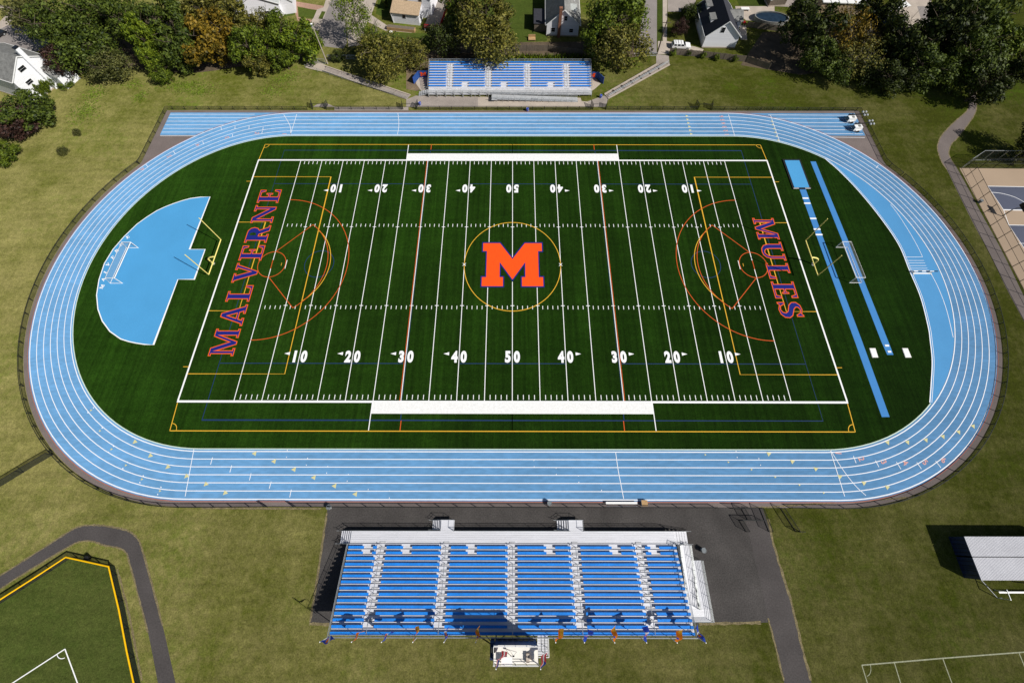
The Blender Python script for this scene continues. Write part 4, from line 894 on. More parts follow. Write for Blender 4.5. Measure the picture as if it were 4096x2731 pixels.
b = MB(); P0, P1 = T(2, 0, 885, 895)-o0, T(2, 0, 1430, 590)-o0
for h in (.95, .55): b.tube([P0+Vector((0, 0, h)), P1+Vector((0, 0, h+.2))], .06, 5)
for k in range(8): q = P0.lerp(P1, k/7); b.tube([q, q+Vector((0, 0, 1.0))], .04, 5)
b.build('handrail', M_galv, t)
for k in range(6):
    p, q = T(2, 0, 925+80.5*k, 835-43.5*k)-o0, T(2, 0, 948+80.5*k, 865-43.5*k)-o0; b = MB(); b.bar(p+Vector((0, 0, .35)), q+Vector((0, 0, .38)), .18, .04); b.build('drain', M_dark, t)
pathsheet('stair_landing', [T(2, 0, 1325, 500), T(2, 0, 1440, 510), T(2, 0, 1448, 605), T(2, 0, 1325, 604)], M_cong, .01)
#PART2
# ------------------------------------------------------------------ small things round the track
M_liner = mat('bin_liner_clear', (.16, .18, .19), .4, .25, 5, spec=.5)
def trashcan(p, label, clear=False, base=None):
    if base is None:
        t = empty('trash_can', p, 0, label, 'trash can', 'wire trash cans round the stadium')
        b = MB()
        for k in range(10):
            a = 2*pi*k/10; b.tube([(.27*math.cos(a), .27*math.sin(a), .02), (.33*math.cos(a), .33*math.sin(a), .88)], .012, 4)
        for z_, r_ in ((.03, .27), (.45, .30), (.88, .33)): b.tube([(r_*math.cos(2*pi*k/12), r_*math.sin(2*pi*k/12), z_) for k in range(13)], .018, 4)
        b.build('wire_basket', M_galv, t); b = MB(); b.disc((0, 0, .06), .25, .78, 12, .30); b.build('liner', M_fblue if not clear else M_liner, t); return t
    return dup(base, p, 0, label)
c0 = trashcan(T(1, 0, 1508, 965), 'blue-lined trash can beside the ramp gate, far side')
for p, lb in ((T(2, 0, 815, 898), 'blue-lined trash can at the foot of the far stairway'), (T(2, 0, 143, 1020), 'blue-lined trash can alone against the far fence below the away stand')): trashcan(p, lb, base=c0)
c1 = trashcan(T(1, 2, 680, 1520), 'clear-lined trash can at the left corner of the grandstand asphalt', True)
for p, lb in ((T(2, 2, 342, 1485), 'clear-lined trash can inside the near fence at midfield'), (T(2, 3, 1748, 345), 'clear-lined trash can by the right end of the grandstand stairs'), (z7(430, 490), 'clear-lined trash can inside the basketball court fence')): trashcan(p, lb, base=c1)
pth = T(0, 3, 825, 418); ct = trashcan(pth, 'dark trash can behind the yellow-capped ball field fence', base=c1)
for ch in ct.children:
    ch.material_slots[0].link = 'OBJECT'; ch.material_slots[0].material = M_black
a, d = T(2, 2, 858, 1478), T(2, 2, 1145, 1485); t = empty('team_bench', ((a.x+d.x)/2, (a.y+d.y)/2, 0), 0, 'long white bench on the near edge of the track', 'bench')
Lb = (d.x-a.x)/2; b = MB(); b.box(-Lb, Lb, -.14, .14, .42, .47); b.build('seat', M_white, t)
b = MB(); b.box(-Lb, Lb, -.44, -.40, .62, .84); b.build('backrest', M_white, t)
for q in (-Lb+.3, 0, Lb-.3):
    b = MB(); b.tube([(q, -.42, .8), (q, -.2, 0)], .03, 5); b.tube([(q, .12, .42), (q, .2, 0)], .03, 5); b.build('leg', M_galv, t)
t = empty('equipment_box', T(2, 2, 1212, 1483), 0, 'small tan box next to the long white bench', 'box')
b = MB(); b.box(-.42, .42, -.36, .36, 0, .5); b.build('body', M_cream, t); b = MB(); b.box(-.44, .44, -.38, .38, .5, .55); b.build('lid', M_woodt, t)
# ------------------------------------------------------------------ light towers
def light_tower(p, label, base=None):
    if base: return dup(base, p, .08, label)
    t = empty('light_tower', p, 0, label, 'light tower', 'towable light towers on the sprint chute')
    b = MB(); b.hexa([(-1.0, -.6, .45), (.9, -.6, .45), (.9, .55, .45), (-1.0, .55, .45)], [(-.85, -.45, 1.45), (.95, -.45, 1.3), (.95, .5, 1.3), (-.85, .5, 1.45)]); b.build('body', M_white, t)
    b = MB(); b.box(-.5, .5, -.75, -.605, .45, .7); b.build('mudguard', M_white, t)
    b = MB(); b.box(-.05, .55, -.3, .3, 1.385, 1.41); b.build('vent_panel', M_rgrey, t)
    b = MB(); b.hexa([(-1.01, -.5, .6), (-1.01, .5, .6), (-.90, .42, 1.3), (-.90, -.42, 1.3)], [(-1.04, -.5, .6), (-1.04, .5, .6), (-.93, .42, 1.3), (-.93, -.42, 1.3)]); b.build('control_panel', M_dark, t)
    b = MB(); b.tube([(-1.9, 0, .5), (-1.0, 0, .5)], .06, 6); b.tube([(-1.9, 0, .5), (-1.9, 0, 0)], .05, 6); b.build('drawbar', M_black, t)
    for s in (-1, 1):
        w_ = MB(); w_.tube([(.1, s*.66, .33), (.1, s*.86, .33)], .33, 14); w_.build('wheel', M_tyre, t)
        for x in (-.8, 1.0): b = MB(); b.tube([(x, s*.7, .5), (x+.05, s*1.15, .5), (x+.05, s*1.15, 0)], .04, 5); b.build('outrigger', M_galv, t)
    b = MB(); b.bar((-.9, .4, 1.6), (3.1, .4, 1.75), .16, .16); b.bar((2.9, -.2, 1.8), (2.9, 1.0, 1.8), .08); b.build('mast', M_black, t)
    for x, y in ((2.5, .0), (3.2, .0), (2.6, .9), (3.3, .9)): b = MB(); b.disc((x, y, 1.85), .28, .22, 12, .12); b.build('floodlight', M_lens, t)
    return t
t0 = light_tower(T(3, 0, 745, 1112), 'white towable light tower at the far corner of the right sprint chute'); t0.rotation_euler.z = .08
light_tower(T(3, 0, 800, 1194), 'white towable light tower, the nearer of two on the right sprint chute', t0)
# ------------------------------------------------------------------ containers
def container(name, y0, y1, x0, x1, h, label):
    t = empty(name, (x0, y0, 0), 0, label, 'storage container', 'storage containers at the right edge'); L = x1-x0; W = y1-y0
    b = MB(); b.hexa([(0, 0, 0), (L, 0, -.0), (L, W, 0), (0, W, 0)], [(0, 0, h-.02), (L, 0, h-.02), (L, W, h-.02), (0, W, h-.02)]); b.build('walls', M_navyp, t)
    b = MB(); n = int(L/.19)
    for k in range(n):
        xa = k*.19; b.hexa([(xa, -.05, h), (xa+.19, -.05, h), (xa+.19, W+.05, h), (xa, W+.05, h)], [(xa+.05, -.05, h+.045), (xa+.12, -.05, h+.045), (xa+.12, W+.05, h+.045), (xa+.05, W+.05, h+.045)])
    b.build('roof', mat('roof_corrugated', (.55, .55, .58), .5, .06, .6, spec=.3), t)
    b = MB()
    for k in range(4): b.tube([(-.04, W*(k+.8)/4.6, .15), (-.04, W*(k+.8)/4.6, h-.25)], .025, 5)
    b.build('door_bars', M_black, t); b = MB(); b.bar((-.01, W/2, .1), (-.01, W/2, h-.1), .03); b.build('door_seam', M_black, t)
    return t
A = Zm(3640, 2050, 3.92, 850, 378, 3.1); B_ = Zm(3640, 2050, 3.92, 965, 700, 3.1); C_ = Zm(3640, 2050, 3.92, 1110, 1050, 3.1)
x0 = (A.x+C_.x)/2
container('storage_container', B_.y+.16, A.y, x0, x0+14, 3.1, 'navy container with white ribbed roof, the farther of two')
container('storage_container', C_.y, B_.y-.03, x0, x0+14, 3.1, 'navy container with white ribbed roof, the nearer of two')
p = Zm(3640, 2050, 3.92, 1370, 1335); t = empty('training_frame', p, 0, 'dark steel frame with a white beam beside the navy containers', 'frame')
b = MB(); b.tube([(0, 0, 0), (0, 0, 2.3)], .06, 6); b.tube([(0, 0, .05), (-1.4, 2.2, .05)], .05, 5); b.tube([(0, 0, .05), (.6, 0, .05)], .05, 5); b.build('support', M_galv, t)
b = MB(); b.tube([(0, .9, 0), (0, .9, 2.3)], .06, 6); b.tube([(0, 0, 2.3), (0, 1.1, 2.3)], .06, 6); b.build('support', M_galv, t)
b = MB(); b.box(.2, 9, .55, .75, .42, .47); b.build('bench_plank', M_white, t)
b = MB(); b.tube([(3.2, 1.8, 0), (3.2, 1.8, 2.4)], .06, 6); b.tube([(3.2, 1.8, 2.4), (7, 1.8, 2.4)], .06, 6); b.build('crossbar', M_black, t)
# ------------------------------------------------------------------ streets and yards
P_ = pathsheet
P_('street', [T(1, 0, 705, -30), T(1, 0, 800, -30), T(1, 0, 815, 120), T(1, 0, 835, 400), T(1, 0, 800, 450), T(1, 0, 560, 420), T(1, 0, 585, 260)], M_st, .010)
P_('sidewalk', [T(1, 0, 640, 5), T(1, 0, 705, -30), T(1, 0, 585, 260), T(1, 0, 540, 330), T(1, 0, 490, 240), T(1, 0, 560, 90), T(1, 0, 620, 70)], M_con, .007)
P_('yard_paving', [T(1, 0, 250, 10), T(1, 0, 330, 10), T(1, 0, 640, 60), T(1, 0, 560, 100), T(1, 0, 380, 60), T(1, 0, 390, 160), T(1, 0, 510, 185), T(1, 0, 520, 240), T(1, 0, 380, 190), T(1, 0, 350, 80)], mat('brick_paving', (.36, .22, .16), .9, .15, 2), .006)
P_('lawn', [T(1, 0, 385, 68), T(1, 0, 560, 95), T(1, 0, 525, 175), T(1, 0, 392, 155)], M_lawn, .012)
P_('lawn', [T(1, 0, 605, 105), T(1, 0, 640, 110), T(1, 0, 610, 178), T(1, 0, 572, 175)], M_lawn, .012)
P_('lawn', [T(1, 0, 270, 60), T(1, 0, 345, 75), T(1, 0, 360, 140), T(1, 0, 250, 160)], M_lawn, .012)
P_('driveway', [T(1, 0, 800, -30), T(1, 0, 1120, -30), T(1, 0, 1060, 140), T(1, 0, 1240, 260), T(1, 0, 1200, 290), T(1, 0, 1020, 200), T(1, 0, 960, 420), T(1, 0, 850, 430)], M_con, .005)
P_('yard_lawn', [T(1, 0, 1130, -30), T(1, 0, 1290, -30), T(1, 0, 1200, 170), T(1, 0, 1100, 130)], M_lawn, .009)
P_('yard_lawn', [T(1, 0, 940, 430), T(1, 0, 1000, 300), T(1, 0, 1600, 310), T(1, 0, 1600, 480), T(1, 0, 980, 480)], M_lawn, .0055)
P_('patio', [T(1, 0, 1230, 285), T(1, 0, 1250, 250), T(1, 0, 1450, 275), T(1, 0, 1430, 305)], M_con, .009)
P_('yard_lawn', [T(1, 0, 1810, -30), T(2, 0, 330, -30), T(2, 0, 320, 380), T(2, 0, -150, 400), T(1, 0, 1780, 260)], M_lawn, .0055)
P_('patio', [T(1, 0, 1890, 80), T(1, 0, 2000, 90), T(1, 0, 1980, 180), T(1, 0, 1880, 150)], M_con, .009)
P_('street', [T(2, 0, 1120, 500), T(2, 0, 1170, 300), T(2, 0, 1230, -30), T(2, 0, 1332, -30), T(2, 0, 1330, 500)], M_st, .010)
P_('road_verge', [T(2, 0, 1335, -30), T(2, 0, 1385, -30), T(2, 0, 1385, 380), T(2, 0, 1335, 380)], M_lawn, .010)
P_('sidewalk', [T(2, 0, 1385, -30), T(2, 0, 1427, -30), T(2, 0, 1420, 500), T(2, 0, 1340, 500), T(2, 0, 1340, 378), T(2, 0, 1383, 380)], M_con, .009)
P_('driveway', [T(2, 0, 1400, 375), T(2, 0, 1680, 430), T(2, 0, 1760, 455), T(2, 0, 1740, 500), T(2, 0, 1420, 495)], M_con, .007)
P_('yard_paving', [T(2, 0, 1430, -30), T(2, 0, 1700, -30), T(2, 0, 1660, 110), T(2, 0, 1430, 110)], M_cong, .006)
P_('yard_lawn', [T(2, 0, 2050, -30), T(3, 0, 200, -30), T(3, 0, 60, 70), T(2, 0, 2090, 55)], M_lawn, .006)
P_('pool_patio', [T(2, 0, 2050, 60), T(3, 0, 60, 60), T(3, 0, 60, 200), T(2, 0, 2150, 190), T(2, 0, 2060, 110)], M_con, .0065)
P_('patio', [T(2, 0, 2090, 230), T(2, 0, 2150, 235), T(2, 0, 2160, 370), T(2, 0, 2100, 365)], M_con, .008)
P_('far_yard_paving', [T(3, 0, 100, -30), T(3, 0, 560, -30), T(3, 0, 560, 80), T(3, 0, 60, 60)], M_cong, .0065)
P_('far_street', [T(3, 0, 1130, 150), T(3, 0, 1180, -60), T(3, 0, 1500, -60), T(3, 0, 1500, 240), T(3, 0, 1290, 250)], M_con, .006)
P_('far_street_asphalt', [T(3, 0, 1370, 60), T(3, 0, 1600, 60), T(3, 0, 1600, 300), T(3, 0, 1430, 260)], M_st, .009)
P_('left_street', [T(0, 0, -400, 520), T(0, 0, -100, 250), T(0, 0, 100, 230), T(0, 0, 330, 250), T(0, 0, 480, 360), T(0, 0, 380, 470), T(0, 0, 100, 500), T(0, 0, -300, 700)], M_st, .008)
P_('left_sidewalk', [T(0, 0, -300, 60), T(0, 0, 0, 45), T(0, 0, 200, 85), T(0, 0, 80, 230), T(0, 0, 0, 270), T(0, 0, -60, 310), T(0, 0, -40, 240), T(0, 0, 100, 95), T(0, 0, 0, 75), T(0, 0, -300, 100)], M_con, .010)
# ------------------------------------------------------------------ houses
def house(name, o, ang, Lx, Ly, eave, ridge, label, roofm, gable='y', cat='house', wallm=M_siding, oh=.35, windows=(), winb=True, chimney=None):
    """gable ends face local -y / +y; ridge runs along y"""
    t = empty(name, o, ang, label, cat); h = Lx/2
    b = MB(); pts = [(-h, 0), (h, 0)]
    for y in (0, Ly):
        f = [(-h, y, 0), (h, y, 0), (h, y, eave), (0, y, ridge), (-h, y, eave)]
        if y: f = f[::-1]
        b.poly(f)
    b.quad((-h, Ly, 0), (-h, 0, 0), (-h, 0, eave), (-h, Ly, eave)); b.quad((h, 0, 0), (h, Ly, 0), (h, Ly, eave), (h, 0, eave))
    b.build('wall', wallm, t)
    b = MB(); sl = (ridge-eave)/h
    for s in (-1, 1):
        lo, hi = (s*(h+oh), eave-sl*oh), (0, ridge+.0)
        P = [(lo[0], -oh, lo[1]+.04), (lo[0], Ly+oh, lo[1]+.04), (0, Ly+oh, hi[1]+.04), (0, -oh, hi[1]+.04)]
        if s > 0: P = P[::-1]
        b.hexa(P[::-1] if s < 0 else P[::-1], [(p[0], p[1], p[2]+.14) for p in (P[::-1])])
    rf = b.build('roof', roofm, t)
    b = MB()
    for s in (-1, 1):
        for y in (-oh-.05, Ly+oh+.05): b.bar((s*(h+oh), y, eave-sl*oh+.08), (0, y, ridge+.08), .1, .2)
        b.bar((s*(h+oh+.06), -oh, eave-sl*oh+.05), (s*(h+oh+.06), Ly+oh, eave-sl*oh+.05), .12, .12)
    b.build('fascia', M_white, t)
    b = MB(); b.box(-h-.06, h+.06, -.06, Ly+.06, 0, .35); b.build('foundation', M_con, t)
    for (face, u, z, ww, wh) in windows:
        b = MB(); g = MB()
        if face == 's': b.box(u-ww/2-.09, u+ww/2+.09, -.05, .02, z-.09, z+wh+.09); g.box(u-ww/2, u+ww/2, -.075, -.051, z, z+wh/2-.03); g.box(u-ww/2, u+ww/2, -.075, -.051, z+wh/2+.03, z+wh)
        if face == 'e': b.box(h-.02, h+.05, u-ww/2-.09, u+ww/2+.09, z-.09, z+wh+.09); g.box(h+.051, h+.075, u-ww/2, u+ww/2, z, z+wh/2-.03); g.box(h+.051, h+.075, u-ww/2, u+ww/2, z+wh/2+.03, z+wh)
        w_ = b.build('window', M_white, t); g.build('pane', M_dark, w_)
    if chimney:
        x, y, zt = chimney; b = MB(); b.box(x-.35, x+.35, y-.35, y+.35, 0, zt); b.box(x-.4, x+.4, y-.4, y+.4, zt, zt+.15); b.build('chimney', M_brick, t)
    return t
def dormer(t, x0, x1, y0, y1, z0, z1, rm, nm='dormer'):
    b = MB(); b.box(min(x0, x1), max(x0, x1), y0, y1, z0, z1); dm = b.build(nm, M_siding, t)
    b = MB(); b.hexa([(x0-(.25 if x0 < x1 else -.25), y0-.2, z1), (x1, y0-.2, z1+.35), (x1, y1+.2, z1+.35), (x0-(.25 if x0 < x1 else -.25), y1+.2, z1)], [(x0-(.25 if x0 < x1 else -.25), y0-.2, z1+.12), (x1, y0-.2, z1+.47), (x1, y1+.2, z1+.47), (x0-(.25 if x0 < x1 else -.25), y1+.2, z1+.12)])
    b.build('dormer_roof', rm, dm); return dm
# house with dark roof, right of the far street
h4 = house('shingled_house', (52.0, 59.9, 0), -.02, 8.2, 11.5, 4.0, 8.4, 'white house with near-black gable roof and dormers beside the white car', M_rdark, windows=(('s', -.6, 4.9, .9, 1.5), ('e', 2.5, 1, 1.1, 1.2)))
dormer(h4, -3.0, -1.0, 3.0, 5.2, 5.0, 6.3, M_rgrey); dormer(h4, -3.0, -1.0, 8.0, 10.2, 5.0, 6.3, M_rgrey)
b = MB(); b.box(2.5, 5.6, 5.0, 9.5, 0, 4.3); b.poly([(5.6, 5, 4.3), (5.6, 9.5, 4.3), (5.6, 7.25, 5.8)]); b.build('side_wing', M_siding, h4)
b = MB(); b.quad((.8, 7.25, 5.95), (5.9, 7.25, 5.95), (5.9, 4.7, 4.3), (2.6, 4.7, 4.3)); b.quad((.8, 7.25, 5.95), (2.6, 9.8, 4.3), (5.9, 9.8, 4.3), (5.9, 7.25, 5.95)); b.build('side_wing_roof', M_rgrey, h4)
b = MB(); b.disc((1.3, 6, 6.3), .35, .25, 12, .1); b.build('roof_vent', M_white, h4)
# house with brick chimney
h3 = house('shingled_house', (12.7, 64.3, 0), -.03, 8.1, 12.5, 3.9, 8.2, 'white house with pale grey roof and brown brick chimney behind the far grandstand', M_rgrey, windows=(('s', -2.4, 1.4, .9, 1.2), ('s', .5, 4.9, .8, 1.3), ('s', 2.2, 1.3, .9, 1.1)), chimney=(-.9, -.4, 8.9))
dormer(h3, 3.1, 1.2, 2.2, 4.4, 5.0, 6.2, M_rlight); dormer(h3, 3.1, 1.2, 7.2, 9.6, 5.0, 6.2, M_rlight)
b = MB(); b.box(-7.2, -4.1, 1.5, 7.0, 0, 2.6); b.build('porch', M_wood, h3); b = MB(); b.box(-7.4, -4.0, 1.3, 7.2, 2.6, 2.75); b.build('porch_roof', M_rdark, h3)
# white house with tan lean-to and red deck
h2 = empty('clapboard_house', (-27.9, 68.9, 0), -.16, 'white clapboard house with tan lean-to roof and red-railed deck', 'house')
b = MB(); b.hexa([(-3.5, 0, 0), (3.6, 0, 0), (3.6, 3.2, 0), (-3.5, 3.2, 0)], [(-3.5, 0, 3.4), (3.6, 0, 3.4), (3.6, 3.2, 4.7), (-3.5, 3.2, 4.7)]); b.build('lean_to_wall', M_siding, h2)
b = MB(); b.hexa([(-3.8, -.35, 3.32), (3.9, -.35, 3.32), (3.9, 3.15, 4.77), (-3.8, 3.15, 4.77)], [(-3.8, -.35, 3.46), (3.9, -.35, 3.46), (3.9, 3.15, 4.9), (-3.8, 3.15, 4.9)]); b.build('lean_to_roof', M_rtan, h2)
b = MB(); b.box(-3.0, 6.2, 3.2, 14, 0, 6.6); b.build('wall', M_siding, h2)
b = MB()
for s in (-1, 1):
    P = [(1.6+s*5.2, 2.9, 6.2), (1.6+s*5.2, 14.3, 6.2), (1.6, 14.3, 9.8), (1.6, 2.9, 9.8)]
    if s > 0: P = P[::-1]
    b.hexa(P[::-1], [(p[0], p[1], p[2]+.15) for p in P[::-1]])
b.build('roof', M_rtan, h2); b = MB(); b.poly([(-3.0, 3.2, 6.6), (6.2, 3.2, 6.6), (1.6, 3.2, 9.7)]); b.build('gable', M_siding, h2)
for u, z_, y in ((-.3, 1.9, -.04), (-.2, 5.1, 3.16), (3.6, 5.1, 3.16)):
    b = MB(); b.box(u-.5, u+.5, y-.01, y+.04, z_-.08, z_+1.1); w_ = b.build('window', M_white, h2); b = MB(); b.box(u-.4, u+.4, y-.04, y-.012, z_, z_+1.0); b.build('pane', M_dark, w_)
b = MB(); b.bar((-3.7, -.2, 3.2), (-3.45, -.1, 0), .12); b.build('downpipe', M_white, h2)
dk = empty('red_deck', (-22.4, 66.2, 0), -.16, 'raised deck with dark red picket railing right of the clapboard house', 'deck')
b = MB(); b.box(-.6, 3.6, 0, 14, .9, 1.05); b.build('platform', mat('deck_boards', (.26, .23, .20), .9, .2, 3, stretch=(8, .3, 1)), dk)
for u0, v0, u1, v1 in ((-.4, 0, 3.6, 0), (3.6, 0, 3.6, 14)):
    b = MB(); n = int(max(abs(u1-u0), abs(v1-v0))/.3); b.bar((u0, v0, 2.05), (u1, v1, 2.05), .14, .12); b.bar((u0, v0, 1.15), (u1, v1, 1.15), .08, .08)
    for k in range(n+1): f = k/n; b.box(u0+(u1-u0)*f-.07, u0+(u1-u0)*f+.07, v0+(v1-v0)*f-.07, v0+(v1-v0)*f+.07, 1.05, 2.0)
    b.build('railing', M_redp, dk)
b = MB()
for u in (-.4, 1.6, 3.5):
    for v in (.1, 5, 10): b.box(u-.08, u+.08, v-.08, v+.08, 0, .9)
b.build('posts', M_white, dk)
# white house at the far left, partly behind a hedge
gp = T(0, 0, 95, 500, 8.0); e1 = T(0, 0, 380, 525, 7.2); e2 = T(0, 0, 120, 735, 7.2)
ang = math.atan2(e1.y-e2.y, e1.x-e2.x); wdt = math.hypot(e1.x-e2.x, e1.y-e2.y); mid = (e1+e2)/2
h1 = house('clapboard_house', (mid.x, mid.y, 0), ang, max(8.5, wdt), 12, 7.2, 10.6, 'sun-bright white gabled house with grey roof behind the hedge at the left edge', M_rgrey, windows=(('s', -.9, 7.3, 1.5, 1.1), ('s', -1.9, 4.2, 1.4, 1.0), ('s', 2.2, 4.4, .8, 1.0)), wallm=M_side1)
b = MB(); b.box(.8, 1.7, -.8, -.05, 0, 12.2); b.build('chimney', M_side1, h1); b = MB(); b.box(.75, 1.75, -.85, 0, 12.2, 12.5); b.build('chimney_cap', M_dark, h1)
b = MB(); b.box(1.8, 5.6, -3.4, -.01, 0, 4.1); b.build('porch_wall', M_side1, h1); b = MB(); b.hexa([(1.5, -3.7, 3.9), (5.9, -3.7, 3.9), (5.9, .0, 5.4), (1.5, .0, 5.4)], [(1.5, -3.7, 4.05), (5.9, -3.7, 4.05), (5.9, .0, 5.55), (1.5, .0, 5.55)]); b.build('porch_roof', M_rgrey, h1)
h5 = house('shingled_house', T(1, 0, 60, 190), .25, 11, 12, 4.5, 7.8, 'white house with light roof at the top edge, half hidden by trees', M_rlight, windows=(('s', -2, 1.4, 1, 1.2), ('s', 2, 1.4, 1, 1.2)))
b = MB(); b.box(5.4, 8.8, 1.0, 7.5, 0, 3.6); b.poly([(5.4, 1, 3.6), (8.8, 1, 3.6), (7.1, 1, 5.2)]); b.build('side_wing', M_siding, h5)
b = MB(); b.quad((5.2, .7, 3.5), (7.1, .7, 5.35), (7.1, 7.8, 5.35), (5.2, 7.8, 3.5)); b.quad((7.1, .7, 5.35), (9.0, .7, 3.5), (9.0, 7.8, 3.5), (7.1, 7.8, 5.35)); b.build('side_wing_roof', M_rlight, h5)
h6 = empty('flat_roof_building', T(3, 0, 655, 130), -.06, 'long building with seamed white flat roof at the top edge', 'building')
b = MB(); b.box(-5.8, 5.2, 0, 9, 0, 3.4); b.build('wall', mat('tan_stucco', (.46, .34, .22), .9, .1, 2), h6); b = MB(); b.box(-6.0, 5.4, -.3, 9.2, 3.4, 3.65); rf = b.build('roof', M_white, h6)
b = MB()
for k in range(5): b.bar((-3.9+2.1*k, -.3, 3.68), (-3.9+2.1*k, 9.2, 3.68), .1, .08)
b.build('seam', M_rgrey, rf)
h7 = house('garden_shed', T(3, 0, 75, 60), .1, 4.6, 5, 2.2, 3.3, 'small weathered shed with worn grey roof beside the pool', M_cong, cat='shed', wallm=M_wood, oh=.15)
h8 = house('garden_shed', T(3, 0, 1010, 335), -.35, 5.2, 6.0, 2.6, 4.2, 'dark blue-roofed shed in the shade of the big dark trees', mat('shingle_blue', (.03, .045, .075), .8, .2, 2), cat='shed', wallm=M_wood, oh=.3)
h9 = empty('shade_canopy', T(3, 0, 1170, 110), .3, 'small white-topped canopy on the pale driveway, upper right', 'canopy')
b = MB(); b.box(-2.2, 2.2, -1.3, 1.3, 2.3, 2.4); b.build('cover', M_white, h9)
for x in (-2, 2):
    for y in (-1.1, 1.1): b = MB(); b.tube([(x, y, 0), (x, y, 2.3)], .05, 5); b.build('pole', M_galv, h9)
# pool
pl = empty('swimming_pool', T(3, 0, 20, 190), -.12, 'dark oval above-ground pool in the upper right yard', 'pool')
b = MB(); n = 40; O = [(4.4*math.cos(2*pi*k/n), 2.3*math.sin(2*pi*k/n)) for k in range(n)]; I = [(x*.95, y*.92) for x, y in O]
for k in range(n): j = (k+1) % n; b.hexa([(*O[k], 0), (*O[j], 0), (*I[j], 0), (*I[k], 0)], [(*O[k], 1.25), (*O[j], 1.25), (*I[j], 1.25), (*I[k], 1.25)])
b.build('rim', M_rgrey, pl); b = MB(); b.poly([(x, y, .95) for x, y in I]); b.build('water', mat('pool_cover', (.015, .03, .05), .25, .2, 1), pl)
# wooden garden fences
def wfence(pts, h, label):
    P = [Vector((p[0], p[1], 0)) for p in pts]; o0 = P[0].copy(); t = empty('wooden_fence', o0, 0, label, 'fence')
    b = MB(); pb = MB()
    for i in range(len(P)-1):
        a, d = P[i]-o0, P[i+1]-o0; L = (d-a).length; n = max(1, int(L/.3)); dr = (d-a)/n
        for k in range(n): p = a+dr*k; q = a+dr*(k+.93); hh = h+random.uniform(-.06, .06); b.bar(p+Vector((0, 0, hh/2)), q+Vector((0, 0, hh/2)), .03, hh)
        m_ = max(1, int(L/2.4))
        for k in range(m_+1): p = a+(d-a)*k/m_; pb.tube([p, p+Vector((0, 0, h+.15))], .06, 5)
    b.build('boards', M_wood, t); pb.build('posts', M_wood, t); return t
wfence([T(2, 0, 1440, 500), T(2, 0, 1740, 525), T(2, 0, 2140, 570), T(3, 0, 0, 640)], 1.9, 'weathered board fence with weeds right of the far stairway')
wfence([T(1, 0, 1650, 500), T(2, 0, -60, 470), T(2, 0, 330, 470), T(2, 0, 640, 510)], 1.9, 'weathered board fence behind the far grandstand')
wfence([T(2, 0, 2150, 250), T(3, 0, 170, 300)], 1.8, 'dark board fence below the oval pool')
fence('street_end_fence', [T(1, 0, 445, 570), T(1, 0, 480, 570), T(1, 0, 640, 590)], 1.6, 'short galvanised chain-link fence at the ramp head', metal=M_galv, mesh=M_gmesh, spacing=1.7)
fence('street_end_fence', [T(1, 0, 665, 545), T(1, 0, 890, 545), T(1, 0, 1100, 560)], 1.3, 'galvanised chain-link fence across the end of the left street', metal=M_galv, mesh=M_gmesh, spacing=2.4)
fence('street_end_fence', [T(2, 0, 1130, 515), T(2, 0, 1325, 515)], 1.1, 'galvanised rail fence across the end of the right street', metal=M_galv, mesh=M_gmesh, spacing=2.4)
fence('hedge_side_fence', [T(0, 0, 430, 935), T(0, 0, 505, 1000)], 1.7, 'thin metal fence corner beside the white house hedge', metal=M_galv, mesh=M_gmesh, spacing=2.5)
# street lamp, utility poles
lp = empty('street_lamp', (-45.77, 53.98, 0), 0, 'tall pale street lamp at the head of the concrete ramp', 'street lamp')
b = MB(); b.tube([(0, 0, 0), (0, 0, 11.2)], .16, 8, .10); b.build('pole', M_con, lp); b = MB(); b.tube([(0, 0, 11.2), (-.2, .3, 11.4), (-.5, .8, 11.45)], .06, 6); b.build('arm', M_galv, lp); b = MB(); b.disc((-.6, 1.0, 11.35), .28, .16, 12, .15); b.build('lamp_head', M_white, lp)
up = empty('utility_pole', T(2, 0, 1331, 500), 0, 'dark wooden utility pole at the end of the right street', 'utility pole')
b = MB(); b.tube([(0, 0, 0), (0, 0, 10.5)], .17, 8, .12); b.build('pole', M_bark, up); b = MB(); b.bar((-1.1, 0, 9.7), (1.1, 0, 9.7), .12); b.build('crossarm', M_bark, up)
